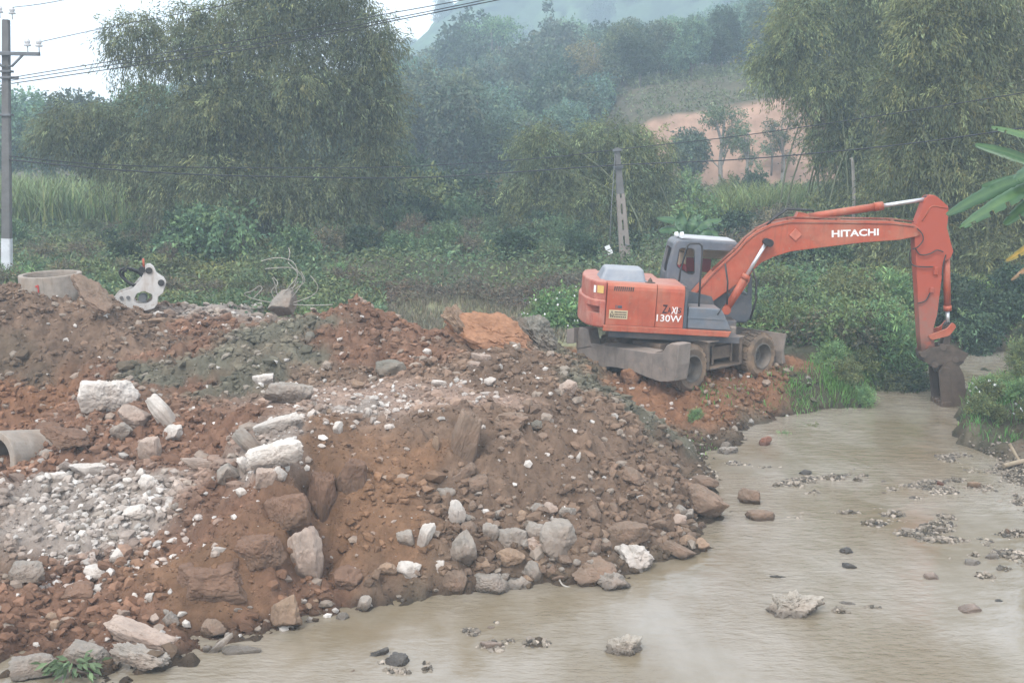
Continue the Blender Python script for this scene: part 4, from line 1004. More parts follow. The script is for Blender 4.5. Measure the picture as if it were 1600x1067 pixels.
for poly, n, (s0, s1), keys, lb, grp in SCAT:
    xs_ = [p[0] for p in poly]; ys_ = [p[1] for p in poly]; k = 0
    while k < n:
        px, py = random.uniform(min(xs_), max(xs_)), random.uniform(min(ys_), max(ys_))
        if not in_poly(px, py, poly): continue
        p = hit(px, py); s = s0 + (s1 - s0) * random.random() ** 1.7; r_ = s * p[1] / 4000
        o = bpy.data.objects.new('stone', var_mesh(random.randrange(14), random.choice(keys))); COL.objects.link(o)
        o.location = (p[0], p[1], max(p[2], -.06) + r_ * .25)
        o.scale = (r_ * random.uniform(.9, 1.3), r_ * random.uniform(.8, 1.1), r_ * random.uniform(.6, .95))
        o.rotation_euler = (R(random.uniform(-25, 25)), R(random.uniform(-25, 25)), random.uniform(0, 6.28))
        tag(o, lb, 'stone', grp); k += 1
# --- what nobody could count: clods, grit, pebbles
def scatter_mesh(name, pos, rad, col, sub=1, seed=0, squash=(.55, .95)):
    r = np.random.RandomState(seed); n = len(pos); bases = []
    for i in range(10):
        P, F = rock_verts(900 + seed * 20 + i, sub, 12, .08, .55); bases.append(P / np.abs(P).max())
    nv = len(bases[0]); V = np.empty((n, nv, 3)); k = r.randint(0, 10, n)
    th = r.uniform(0, 6.28, n); c, s = np.cos(th), np.sin(th)
    B = np.array(bases)[k] * np.stack([r.uniform(.8, 1.35, n), r.uniform(.75, 1.2, n), r.uniform(*squash, n)], -1)[:, None, :]
    ti = r.uniform(-.5, .5, n); ct, st_ = np.cos(ti)[:, None], np.sin(ti)[:, None]
    bx, by, bz = B[..., 0], B[..., 1], B[..., 2]; bx, bz = bx * ct + bz * st_, bz * ct - bx * st_
    V[..., 0] = (bx * c[:, None] - by * s[:, None]) * rad[:, None] + pos[:, None, 0]
    V[..., 1] = (bx * s[:, None] + by * c[:, None]) * rad[:, None] + pos[:, None, 1]
    V[..., 2] = bz * rad[:, None] + pos[:, None, 2]
    FF = (F[None] + (np.arange(n) * nv)[:, None, None]).reshape(-1, 3)
    return np_mesh(name, V.reshape(-1, 3), FF, False, np.repeat(col, nv, 0))
rs = np.random.RandomState(21)
N = 90000
x = rs.uniform(-11.5, 7.0, N); y = rs.uniform(13.6, 29, N); z = gz(x, y)
_i, _s = _ix(GX, x); _j, _t = _ix(GY, y); am = CC[:, 3].reshape(ny_, nx_)[_j, _i]
q = np.stack([x, y, z - CAMH], -1); fw = np.array([0, cos(PITCH), -sin(PITCH)]); upv = np.array([0, sin(PITCH), cos(PITCH)])
dd = q @ fw; PX = 800 + 2000 * q[:, 0] / dd; PY = 533.5 - 2000 * (q @ upv) / dd
# slopes shed more clods, smooth cut faces almost none
patch = fbm(x * .7, y * .7, 5.5, 3)
keep = (z > .0) & (rs.uniform(size=N) < np.clip(am * 1.0 - .52 + 1.25 * patch, .015, .85))
sel = np.where(keep)[0][:32000]
size = .012 + .095 * rs.uniform(size=len(sel)) ** 3.0 + .07 * (rs.uniform(size=len(sel)) > .98)
col = gcol_at(x[sel], y[sel]) * rs.uniform(.75, 1.3, len(sel))[:, None]
g_ = rs.uniform(size=len(sel)) > .9; col[g_] = col[g_] * .4 + np.array([.34, .29, .24]) * .55
M_clod = mat('clod_earth', (1, 1, 1), rough=.95, vary=.2, scale=14, bump=.3, bscale=40, spec=.12, attr=True)
tag(link('soil_clods', scatter_mesh('soil_clods', np.stack([x[sel], y[sel], z[sel] + size * .2], -1), size, np.clip(col, 0, .6), 2 if False else 1, 1), M_clod), kind='stuff')
gk = np.where((z > .0) & ~keep)[0]; gk = gk[rs.permutation(len(gk))[:30000]]
gs = .008 + .020 * rs.uniform(size=len(gk)) ** 1.6
tag(link('soil_crumbs', scatter_mesh('soil_crumbs', np.stack([x[gk], y[gk], z[gk] + gs * .15], -1), gs, np.clip(gcol_at(x[gk], y[gk]) * rs.uniform(.55, 1.35, len(gk))[:, None], 0, .6), 1, 4), M_clod), kind='stuff')
def dens(cx, cy, rx, ry): return np.exp(-(((PX - cx) / rx) ** 2 + ((PY - cy) / ry) ** 2))
wden = 1.5 * dens(190, 800, 80, 70) + 1.0 * dens(130, 870, 60, 50) + .5 * dens(420, 720, 60, 45) + .35 * dens(80, 750, 90, 40) + .5 * dens(560, 640, 120, 16) + .4 * dens(340, 490, 110, 22) + .25 * dens(700, 580, 160, 30) + .18 * dens(120, 700, 120, 50) + .3 * dens(50, 910, 60, 30) + .2 * dens(470, 690, 40, 40) + .2 * dens(600, 950, 160, 20) + .2 * dens(820, 830, 160, 80) + .03
sel = np.where((z > -.02) & (rs.uniform(size=N) < wden * .75) & (~keep | (wden > .5)))[0][:13000]
size = .011 + .075 * rs.uniform(size=len(sel)) ** 2.4
wh = np.array([.56, .52, .475]) * rs.uniform(.6, 1.15, len(sel))[:, None]; tint = (rs.uniform(0, 1, len(sel)) ** 1.2 * .85)[:, None]; wh = wh * (1 - tint) + gcol_at(x[sel], y[sel]) * tint * 1.2
tag(link('limestone_grit', scatter_mesh('limestone_grit', np.stack([x[sel], y[sel], z[sel] + size * .12], -1), size, np.clip(wh, 0, .7), 1, 2), M_clod), kind='stuff')
# pebbles of the gravel bars and the shallow riffle
pp = []; 
for p, rx, ry, h in BARW:
    n = int(420 * rx * ry / .1) + 25
    a = rs.normal(size=(n, 2)) * .85
    pp.append(np.stack([p[0] + a[:, 0] * rx, p[1] + a[:, 1] * ry], -1))
pp.append(np.stack([rs.uniform(3.5, 11.5, 900), rs.uniform(19, 25.5, 900)], -1))
pp = np.concatenate(pp); pz = gz(pp[:, 0], pp[:, 1]); size = .010 + .042 * rs.uniform(size=len(pp)) ** 2.8
k = pz + size * .9 > -.03; pp, pz, size = pp[k], pz[k], size[k]
col = np.array([[.23, .195, .155], [.17, .145, .115], [.32, .27, .22], [.10, .088, .074]])[rs.randint(0, 4, len(pp))] * rs.uniform(.7, 1.2, len(pp))[:, None]
tag(link('stream_pebbles', scatter_mesh('stream_pebbles', np.stack([pp[:, 0], pp[:, 1], np.maximum(pz, -.05) + size * .3], -1), size, col, 1, 3), M_clod), kind='stuff')
# ------------------------------------------------------------------ concrete ring, pipe, breaker bracket, rebar lump, slabs
M_conc = mat('old_concrete', (.29, .25, .21), rough=.9, vary=.18, scale=6, bump=.25, bscale=30, dust=(.26, .18, .12), dust_amt=.5, stain=(.17, .13, .10), stain_amt=.6, streak=((.18, .15, .12), .5, (.22, .15, .10)))
M_conc_dk = mat('weathered_concrete', (.14, .135, .13), rough=.9, vary=.2, scale=5, bump=.2, stain=(.09, .085, .08), stain_amt=.6)
M_redpaint = mat('red_paint_mark', (.42, .05, .04), rough=.7, vary=.1)
M_wplate = mat('white_steel', (.50, .485, .465), rough=.55, vary=.1, dust=(.35, .25, .18), dust_amt=.45, bump=.06, stain=(.25, .17, .12), stain_amt=.6, streak=((.3, .24, .19), .5, (.25, .17, .12)))
M_wire = mat('black_cable', (.03, .03, .032), rough=.6, vary=.1)
M_rebar = mat('pale_rebar', (.34, .31, .27), rough=.7, vary=.2)
M_ins = mat('porcelain', (.5, .5, .5), rough=.25, vary=.1)
M_steel = mat('galvanised_steel', (.13, .135, .14), rough=.55, vary=.15, metal=.2)
p = at(78, 428, 27)
rg = MB().lathe([(.545, .0), (.64, .0), (.645, -.03), (.645, -.80), (.545, -.80), (.54, -.03)], 56, axis='z', closed=True, smooth=False).build('concrete_ring', M_conc, None)
rg.location = p; rg.rotation_euler = (R(1.5), R(-1.5), 0)
tag(rg, 'pale concrete manhole ring standing half buried on top of the spoil heap', 'concrete ring')
MB().box((-.045, -.662, -.30), (-.02, -.63, -.14)).box((-.085, -.662, -.19), (-.046, -.63, -.155)).build('paint_mark', M_redpaint, rg)
p = at(-10, 722, 19.8)
pi_ = MB().lathe([(.39, 0), (.49, 0), (.5, .02), (.5, 1.05), (.39, 1.05)], 48, closed=True, smooth=False).build('concrete_pipe', M_conc, None)
pi_.location = p; pi_.rotation_euler = (R(-10), 0, R(-30))
tag(pi_, 'grey concrete culvert pipe sticking out of the red soil at the picture edge', 'pipe')
# breaker bracket
YB_ = 27.7
bb = empty('breaker_bracket', tuple(at(215, 488, YB_) + np.array([0, 0, .10])))
tag(bb, 'white steel breaker bracket with round pins lying in the debris', 'breaker bracket')
bo = np.array(at(215, 488, YB_)) 
def bpx(px, py): q_ = at(px, py, YB_) - bo; return (q_[0], q_[2])
ol = [(179, 475), (187, 465), (207.5, 457.5), (221, 442.5), (227, 427), (231, 422.5), (236, 422), (241, 426), (246, 436), (258, 444), (259.5, 449), (257.5, 456), (254, 466), (247, 471), (246, 482), (241, 489), (222, 494), (185, 492), (179, 480)]
hole = rounded([bpx(*q_) for q_ in ((209, 476), (213, 466), (225, 461.5), (238.5, 467), (239, 475), (230, 481), (214, 482))], .04)
for k_, (dy, dx) in enumerate(((0, 0), (.42, -.14))):
    plm = MB().prism([(bpx(*q_)[0] + dx, bpx(*q_)[1]) for q_ in ol], dy, dy + .05, bev=.008).mesh('side_plate')
    plm = cut(plm, [MB().prism([(a + dx, b_) for a, b_ in hole], dy - .1, dy + .15).mesh('c')])
    link('side_plate', plm, M_wplate, bb)
for (px, py), r_ in zip(((222.5, 429), (233.5, 430), (252.5, 449), (190.5, 472.5), (201, 472)), (.046, .046, .046, .026, .026)):
    a, b_ = bpx(px, py)
    MB().tube([(a, -.03, b_), (a - (.14 if r_ > .04 else 0), .5 if r_ > .04 else .06, b_)], r_, 14).lathe([(r_ * .9, -.03), (r_ * 1.55, -.03), (r_ * 1.55, .0), (r_ * .9, .0)], 18, Matrix.Translation((a, 0, b_)), closed=True).build('pin', M_conc_dk if r_ < .04 else M_black, bb)
a, b_ = bpx(225, 474); MB().tube([(a - .05, .06, b_), (a - .12, .42, b_)], .085, 18).build('breaker_body', M_steel, bb)
for j in range(2):
    pts = []
    for k in range(15):
        A_ = 2.2 + k * .43; c_ = bpx(205, 440); pts.append((c_[0] + .27 * cos(A_) * (1 - .12 * j), .1 + .1 * j + .03 * sin(A_ * 2), c_[1] + .17 * sin(A_) - .08 * cos(A_) - .05 * j))
    MB().tube(pts, .03, 8).build('hose', M_black, bb)
a, b_ = bpx(221, 421); MB().tube([(a, .2, b_ - .1), (a - .01, .2, b_ + .12)], .025, 8).build('orange_plug', M_orange, bb)
# broken lump with bare reinforcing wires
P, F = rock_verts(77, 5, 12, .06, .6); P = P / np.abs(P).max(0) * np.array([.38, .34, .27])
lp = at(441, 478, 28); ro = link('concrete_lump', np_mesh('concrete_lump', P, F), MST['G']); ro.location = tuple(lp + np.array([0, 0, .04])); ro.rotation_euler = (R(8), R(-22), .4)
tag(ro, 'broken concrete lump with bare bent reinforcing wires on the skyline debris', 'concrete lump')
Mi = ro.matrix_basis.inverted()
REB = [[(432, 472), (452, 448), (465, 430), (460, 412), (448, 405), (430, 403), (408, 408)], [(452, 470), (470, 446), (473, 434), (462, 421), (446, 418), (414, 420)], [(448, 472), (462, 440), (464, 426), (450, 410)], [(450, 407), (453, 396), (451, 387)],
       [(430, 474), (400, 468), (386, 463), (383, 458), (393, 455), (405, 447), (409, 452), (396, 466)], [(433, 474), (424, 456), (430, 446), (425, 434)], [(440, 474), (431, 452), (434, 442), (427, 433)], [(455, 474), (486, 463), (497, 450), (491, 438), (485, 431)], [(440, 470), (460, 452), (476, 440), (470, 424)], [(458, 476), (490, 477), (520, 476)], [(436, 470), (446, 455), (458, 449), (466, 440)]]
def smooth_path(pts, n=5):
    pts = [Vector(p_) for p_ in pts]; out = []
    for i in range(len(pts) - 1):
        p0, p1, p2, p3 = pts[max(i - 1, 0)], pts[i], pts[i + 1], pts[min(i + 2, len(pts) - 1)]
        for k in range(n):
            t_ = k / n; out.append(.5 * ((2 * p1) + (p2 - p0) * t_ + (2 * p0 - 5 * p1 + 4 * p2 - p3) * t_ ** 2 + (3 * p1 - p0 - 3 * p2 + p3) * t_ ** 3))
    return out + [pts[-1]]
random.seed(9)
for s in REB:
    dy = random.uniform(-.2, .2)
    MB().tube(smooth_path([Mi @ Vector(at(x_, y_, 28 + dy * min(1, k / 3))) for k, (x_, y_) in enumerate(s)]), .009, 6).build('rebar', M_rebar, ro)
# leaning slab of orange earth, and the grey clay behind it
def slab(name, px, py, Y, S, rot, seed, key, label, cat, flat=.6, rough=.24):
    P, F = rock_verts(seed, 5, 11, rough, .66, flat=flat); P = P / np.abs(P).max(0) * np.array(S)
    o_ = link(name, np_mesh(name, P, F), MST[key]); o_.location = tuple(at(px, py, Y)); o_.rotation_euler = tuple(R(a) for a in rot); tag(o_, label, cat); return o_
slab('earth_slab', 768, 522, 24.6, (.98, .50, .22), (52, 24, 8), 4, 'O', 'large orange earth slab leaning on the rubble behind the plateau', 'earth slab')
slab('earth_slab', 716, 506, 24.5, (.22, .32, .42), (10, -32, 6), 9, 'T', 'brown upright slab edge standing against the left side of the large orange earth slab', 'earth slab')
slab('clay_heap', 838, 525, 25.6, (.62, .5, .42), (10, 36, 10), 12, 'E', 'grey clay lump behind the right end of the leaning orange slab', 'clay lump', 0, .3)
slab('earth_slab', 146, 462, 25.5, (.60, .3, .17), (38, 36, -6), 15, 'B', 'brown earth slab leaning against the concrete ring', 'earth slab')
# branch on the gravel beach
b0 = hit(1578, 733); 
br_ = MB().tube(smooth_path([b0 + np.array(v_) for v_ in ((-.12, 0, .06), (.1, .05, .1), (.3, .1, .13), (.5, .2, .12))]), [.05] * 15 + [.03], 8).tube(smooth_path([b0 + np.array(v_) for v_ in ((.22, .1, .1), (.12, .2, .3), (.06, .25, .42))]), .03, 7).build('branch', mat('dead_wood', (.30, .24, .17), rough=.9, vary=.25, bump=.2), None)
tag(br_, 'pale dead branch lying on the gravel beach', 'branch')
c0 = hit(880, 918)
cb = MB().tube(smooth_path([hit(x_, y_, .05) for x_, y_ in ((874, 905), (880, 914), (895, 918), (912, 916), (925, 908))]), .012, 6).build('cable', M_rebar, None)
tag(cb, 'thin white cable trailing over the rocks at the water line', 'cable')
# ------------------------------------------------------------------ poles and wires
pb, pt = at(11, 446, 36), at(9.5, 31, 36)
lp_ = empty('utility_pole', tuple(pb)); tag(lp_, 'tall grey concrete pole with a crossarm and insulators at the picture edge', 'utility pole')
d_ = Vector(pt - pb); hh_ = d_.length; T = d_.to_track_quat('Z', 'X').to_matrix().to_4x4()
def fr_box(k, z0, z1, w0, w1, T, dpt=.8):
    t_ = bmesh.new(); vs = []
    for z, w in ((z0, w0), (z1, w1)):
        for sx__, sy__ in ((-1, -1), (1, -1), (1, 1), (-1, 1)): vs.append(t_.verts.new((sx__ * w / 2, sy__ * w / 2 * dpt, z)))
    for f_ in ((3, 2, 1, 0), (4, 5, 6, 7), (0, 1, 5, 4), (1, 2, 6, 5), (2, 3, 7, 6), (3, 0, 4, 7)): t_.faces.new([vs[i] for i in f_])
    bmesh.ops.bevel(t_, geom=list(t_.edges), offset=.018, segments=2, affect='EDGES'); k.merge(t_, T); return k
pm = fr_box(MB(), -.3, hh_, .27, .19, T); pole = pm.build('pole_shaft', M_conc_dk, lp_)
fr_box(MB(), .25, 1.35, .276, .262, T).build('painted_band', mat('worn_white_paint', (.55, .56, .58), rough=.8, vary=.2, stain=(.25, .25, .25), stain_amt=.6), lp_)
def lpx(px, py, dy=0.0): q_ = at(px, py, 36 + dy) - pb; return Vector(q_)
def insulator(base, hgt, par):
    k = MB().tube([base, base + Vector((0, 0, hgt * .5))], .018, 8)
    k.lathe([(.0, hgt * .42), (.09, hgt * .42), (.1, hgt * .52), (.055, hgt * .6), (.075, hgt * .66), (.08, hgt * .78), (.05, hgt * .95), (.0, hgt)], 16, Matrix.Translation(base), axis='z'); return k.build('insulator', M_ins, par)
ca = MB().box((-.62, -.2, -.05), (lpx(65, 84).x + 0, -.08, .05), Matrix.Translation((0, 0, lpx(10, 84).z)) @ Matrix.Rotation(R(1.0), 4, 'Y'), bev=.01).build('crossarm', M_steel, lp_)
MB().tube([lpx(13, 104, -.15), lpx(19, 103.5, -.15), lpx(36, 86, -.15)], .035, 6).tube([lpx(8, 104, -.15), lpx(2, 103.5, -.15), lpx(-15, 86, -.15)], .035, 6).build('arm_brace', M_steel, lp_)
for px, py in ((43.5, 82), (61.5, 83)): insulator(lpx(px, py, -.14), .38, lp_)
MB().box((-.22, -.12, hh_ - .1), (.28, -.04, hh_ - .03), bev=.01).build('top_bracket', M_steel, lp_)
insulator(lpx(19.5, 31, -.08), .34, lp_); insulator(lpx(0, 29, -.08), .34, lp_)
for yy in (112, 122, 180):
    q_ = MB().box((-.15, -.14, -.03), (.15, .14, .03), Matrix.Translation(lpx(10.5, yy)), bev=.01)
    if yy == 122: q_.box((.1, -.06, -.04), (.34, .0, .04), Matrix.Translation(lpx(10.5, 122)), bev=.01)
    q_.build('pole_clamp', M_steel, lp_)
# slotted pole behind the excavator
cb_, ct_ = at(979.5, 440, 45), at(964, 231, 45)
d_ = Vector(ct_ - cb_); hc = d_.length; T = d_.to_track_quat('Z', 'X').to_matrix().to_4x4()
# track quat leaves a spin about the pole: face the slots to the road
cp_ = empty('utility_pole', tuple(cb_)); tag(cp_, 'pale concrete pole with rectangular slots standing behind the excavator cab', 'utility pole')
shaft = fr_box(MB(), -.5, hc * .66, .44, .30, Matrix.Identity(4), .7).mesh('pole_shaft')
cuts = []
for k in range(6):
    z0 = .15 + k * .56; cuts.append(MB().box((-.03, -.4, z0), (.03, .4, z0 + .36)).mesh('c'))
shaft = cut(shaft, cuts)
tilt = Vector((ct_[0] - cb_[0], 0, ct_[2] - cb_[2])); ty = atan2(tilt.x, tilt.z)
so_ = link('pole_shaft', shaft, mat('slotted_concrete', (.25, .215, .19), rough=.9, vary=.15, stain=(.16, .15, .14), stain_amt=.5), cp_); so_.rotation_euler = (0, ty, 0)
uo = fr_box(MB(), hc * .66 - .01, hc, .275, .17, Matrix.Identity(4), .7).build('pole_top', M_conc_dk, cp_); uo.rotation_euler = (0, ty, 0)
for z in (hc - .12, hc - .72): o_ = MB().box((-.16, -.14, z), (.16, .1, z + .08)).build('pole_clamp', M_steel, cp_); o_.rotation_euler = (0, ty, 0)
for k in range(2): o_ = MB().tube([(.0, -.17, 1.35 - k * .95), (.1, -.2, 1.3 - k * .95), (.28, -.2, 1.27 - k * .95)], .022, 6).build('step_iron', M_steel, cp_); o_.rotation_euler = (0, ty, 0)
gw = MB().tube([at(961, 240, 44.9), at(955, 330, 44.3), at(951, 430, 43.6)], .014, 6).build('stay_wire', M_steel, None)
tag(gw, 'thin stay wire with two white marker plates beside the slotted pole', 'stay wire')
for px, py in ((949.5, 387), (953, 394)):
    o_ = MB().box((-.09, -.012, -.07), (.09, .012, .07), Matrix.Translation(at(px, py, 43.75)) @ Matrix.Rotation(R(-22), 4, 'Y'), bev=.006).build('marker_plate', mat('white_plate', (.8, .8, .8), rough=.5, vary=.04), gw)
def wire(pts, r, label):
    o_ = MB().tube(smooth_path([at(a, b_, c) for a, b_, c in pts], 6), r, 6, cap=True).build('power_line', M_wire, None); tag(o_, label, 'power line', 'power lines'); return o_
WRE = [([(20, 12, 35.9), (112, -2, 35), (420, -70, 33)], .010, 'thin wire rising from the top of the crossarm pole'), ([(62, 66, 35.9), (180, 41, 35), (400, -2, 33), (700, -80, 31)], .010, 'thin wire rising from the crossarm insulators into the pale sky'),
       ([(16, 122, 35.9), (175, 96, 35), (420, 57, 34), (600, 23, 33), (740, -3, 32), (1000, -60, 31)], .012, 'upper wire of the bundle crossing the bamboo top from the crossarm pole'), ([(18, 126, 35.9), (175, 102, 35), (420, 66, 34), (600, 32, 33), (755, 1, 32), (1000, -50, 31)], .012, 'middle wire of the bundle crossing the bamboo top'),
       ([(18, 131, 35.9), (175, 108, 35), (420, 72, 34), (600, 36, 33), (770, 2, 32), (1000, -46, 31)], .014, 'lowest wire of the bundle crossing the bamboo top'),
       ([(14, 244, 35.9), (140, 256, 37), (330, 262, 39), (618, 261, 41.5), (849, 247, 44), (963, 234, 44.9), (1160, 212, 43), (1400, 177, 39), (1620, 142, 36)], .016, 'upper black cable running past the slotted pole'),
       ([(14, 250, 35.9), (186, 266, 37), (371, 275, 39), (639, 278, 41.5), (791, 270, 43), (965, 258, 44.8), (1160, 249, 43), (1400, 227, 39), (1620, 197, 36)], .022, 'thick lower black cable running past the slotted pole')]
for a in WRE: wire(*a)
# ------------------------------------------------------------------ hills
def hill_fn(x, y):
    z = 1.6 + .6 * sst(62, 74, y) + 0 * x
    w = sst(3.5, 9.5, x + .6 * noise3(x * .2, y * .1, 0)); ed = 1.2 * noise3(x * .25, 3.3, 1.0)
    z = z + w * (sst(78, 83.5, y + ed) * (4.9 + 1.3 * sst(9, 20, x)) + sst(84, 98, y) * 1.7)
    z = z + sst(88, 175, y) * (2.0 + .8 * sst(-25, 45, x) - 1.2 * sst(5, 15, x)) + sst(-30, -2, x) * sst(84, 130, y) * 1.6
    z = z + sst(27, 42, x) * sst(52, 82, y) * 8
    return z
hx = np.arange(-75, 121, .8); hy = np.arange(60, 250, .8)
HX, HY = np.meshgrid(hx, hy); HZ = hill_fn(HX, HY) + .35 * fbm(HX * .15, HY * .15, 0, 4) + .12 * fbm(HX * .7, HY * .7, 4, 3)
HZ -= 3 * (1 - sst(60, 66, HY))
gy_, gx_ = np.gradient(HZ, .8, .8)
cutm = sst(.34, .6, gy_) * sst(4.5, 7.5, HX) * (1 - sst(30, 40, HX)) * (1 - sst(86, 90, HY))
cutm = np.maximum(cutm, .8 * np.exp(-((HX - 1.0) / 1.6) ** 2 - ((HY - 80) / 3) ** 2))
v = .5 + .5 * fbm(HX * .25, HY * .25, 7, 4)
hc_ = np.array([.055, .06, .038]) * (1 - v[..., None]) + np.array([.14, .115, .075]) * v[..., None]
oc = np.array([.31, .20, .145]) * (1 + .3 * fbm(HX * .6, HY * .2, HZ * 1.2, 3))[..., None]
hc_ = hc_ * (1 - cutm[..., None]) + oc * cutm[..., None]
bare = sst(27, 36, HX) * sst(60, 70, HY); hc_ = hc_ * (1 - bare[..., None] * .7) + np.array([.15, .12, .10]) * bare[..., None] * .7
ii = np.arange(HX.size).reshape(HX.shape)
def grid_f(ii): return np.stack([ii[:-1, :-1], ii[:-1, 1:], ii[1:, 1:], ii[1:, :-1]], -1).reshape(-1, 4)
tag(link('hill', np_mesh('hill', np.stack([HX.ravel(), HY.ravel(), HZ.ravel()], -1), grid_f(ii), True, np.clip(hc_.reshape(-1, 3), 0, 1)), mat('hill_earth', (1, 1, 1), rough=.95, vary=.25, scale=1.2, bump=.4, bscale=3, spec=.1, attr=True)), kind='structure')
def hz(x, y):
    i = int(np.clip((x - hx[0]) / .8, 0, len(hx) - 2)); j = int(np.clip((y - hy[0]) / .8, 0, len(hy) - 2)); return HZ[j, i]
# far mountain, its forest a lumpy canopy
mx_ = np.arange(-90, 171, 1.6); my_ = np.arange(262, 420, 1.6)
MX, MY = np.meshgrid(mx_, my_)
def mount_fn(x, y):
    return 2 + sst(262, 345, y) * (12 + 26 * sst(-42, -4, x) + 20 * sst(-4, 50, x) - 9 * sst(50, 150, x)) * (1 - .25 * sst(360, 420, y))
MZ = mount_fn(MX, MY) + 3.0 * fbm(MX * .03, MY * .03, 0, 3)
w1, i1 = worley(MX, MY, .22); MZ = MZ + (2.4 * np.clip(1 - w1 * w1 * 1.6, 0, 1) ** .5 + 1.6 * i1) * sst(264, 275, MY)
mc = np.array([.040, .062, .030]) * (.25 + 1.9 * i1[..., None])
ii = np.arange(MX.size).reshape(MX.shape)
tag(link('mountain', np_mesh('mountain', np.stack([MX.ravel(), MY.ravel(), MZ.ravel()], -1), grid_f(ii), True, mc.reshape(-1, 3)), mat('far_forest', (1, 1, 1), rough=.95, vary=.3, scale=.8, spec=.05, attr=True, bump=.8, bscale=1.5)), kind='structure')
# ------------------------------------------------------------------ foliage
M_bark = mat('bark', (.13, .105, .085), rough=.9, vary=.3, bump=.3)
M_pale_bark = mat('pale_bark', (.24, .22, .19), rough=.9, vary=.25, bump=.2)
M_culm = mat('bamboo_culm', (.13, .145, .075), rough=.6, vary=.3)
LM = {'bamboo': leafmat('bamboo_leaves', (.145, .172, .085), trans=.4), 'bamboo2': leafmat('pale_bamboo_leaves', (.175, .205, .092), trans=.4), 'forest': leafmat('forest_leaves', (.112, .168, .105), rnd=.38), 'forest2': leafmat('light_forest_leaves', (.140, .195, .100), rnd=.3), 'shrub': leafmat('shrub_leaves', (.108, .140, .068), rnd=.3), 'bright': leafmat('bright_leaves', (.165, .220, .090), rnd=.25), 'grass': leafmat('grass_blades', (.21, .28, .115), trans=.35), 'dry': leafmat('dry_grass', (.22, .20, .13)), 'cane': leafmat('cane_blades', (.21, .285, .12)), 'dark': leafmat('dark_leaves', (.050, .080, .042)), 'yellow': leafmat('yellow_leaves', (.19, .155, .075)), 'brown': leafmat('withered_leaves', (.155, .135, .090))}
def unit(v): return v / np.maximum(np.linalg.norm(v, axis=-1, keepdims=True), 1e-9)
def leaf_quads(P, D, L_, W_, col, rs, bend=.0):
    """pointed leaf-shaped faces: base, two shoulders, tip"""
    n = len(P); S = unit(np.cross(D, rs.normal(size=(n, 3))))
    L_ = np.broadcast_to(L_, (n,))[:, None]; W_ = np.broadcast_to(W_, (n,))[:, None]
    mid = P + D * L_ * .45; tip = P + D * L_; tip[:, 2] -= bend * L_[:, 0]
    V = np.stack([P, mid + S * W_ * .5, tip, mid - S * W_ * .5], 1).reshape(-1, 3)
    F = np.arange(n * 4).reshape(n, 4); return V, F, np.repeat(col, 4, 0)
def lobes_foliage(lobes, n_spray, per, leaf, width, spray_len, rs, droop=.5, shell=.5, spread=.55, cvar=.28, wob=.3):
    """lobes: (centre, radii). sprays of leaves through each lobe, most of them near its outside"""
    C_ = np.array([l[0] for l in lobes], float); A_ = np.array([l[1] for l in lobes], float)
    wgt = (A_.prod(1)) ** (2 / 3); k = rs.choice(len(lobes), n_spray, p=wgt / wgt.sum())
    u = unit(rs.normal(size=(n_spray, 3))); r = shell + (1 - shell) * rs.uniform(size=n_spray) ** .6
    w = 1 + wob * fbm(u[:, 0] * 2.1 + k * 3.1, u[:, 1] * 2.1, u[:, 2] * 2.1, 3)
    P = C_[k] + u * A_[k] * (r * w)[:, None]
    D = unit(u + np.array([0, 0, -droop]) + rs.normal(size=(n_spray, 3)) * .45)
    t_ = rs.uniform(size=(n_spray, per)); off = rs.normal(size=(n_spray, per, 3)) * .11 * spray_len
    sl = spray_len * rs.uniform(.6, 1.3, n_spray)
    Q = P[:, None] + D[:, None] * (t_ * sl[:, None])[..., None] + off; Q[..., 2] -= droop * .35 * (t_ ** 2) * sl[:, None]
    LD = unit(D[:, None] * .9 + rs.normal(size=(n_spray, per, 3)) * spread + np.array([0, 0, -droop * .7]))
    # sprays differ: some fresh, some dull or yellowing
    clump = fbm(P[:, 0] * .55, P[:, 1] * .55, P[:, 2] * .55, 2)
    br = np.exp(rs.normal(size=n_spray) * cvar + clump * .35); ye = np.clip(rs.normal(size=n_spray) * .13 + clump * .1, -.2, .4)
    col = np.stack([br * (1 + ye), br * (1 + ye * .35), br * (1 - ye * .4)], -1)
    col = np.repeat(col, per, 0) * rs.uniform(.82, 1.18, (n_spray * per, 1))
    n = n_spray * per
    return leaf_quads(Q.reshape(-1, 3), LD.reshape(-1, 3), leaf * rs.uniform(.6, 1.25, n), width * rs.uniform(.7, 1.2, n), np.clip(col, .1, 3), rs, .08)
def join(parts):
    V, F, Cc = [], [], []; o_ = 0
    for v_, f_, c_ in parts: V.append(v_); F.append(f_ + o_); Cc.append(c_); o_ += len(v_)
    return np.concatenate(V), np.concatenate(F), np.concatenate(Cc)
def px_lobe(px, py, rx, ry, Y, dy=None):
    c_ = at(px, py, Y); s_ = Y / 2000.0; return (c_, (rx * s_, (dy if dy else rx * s_ * .9), ry * s_))
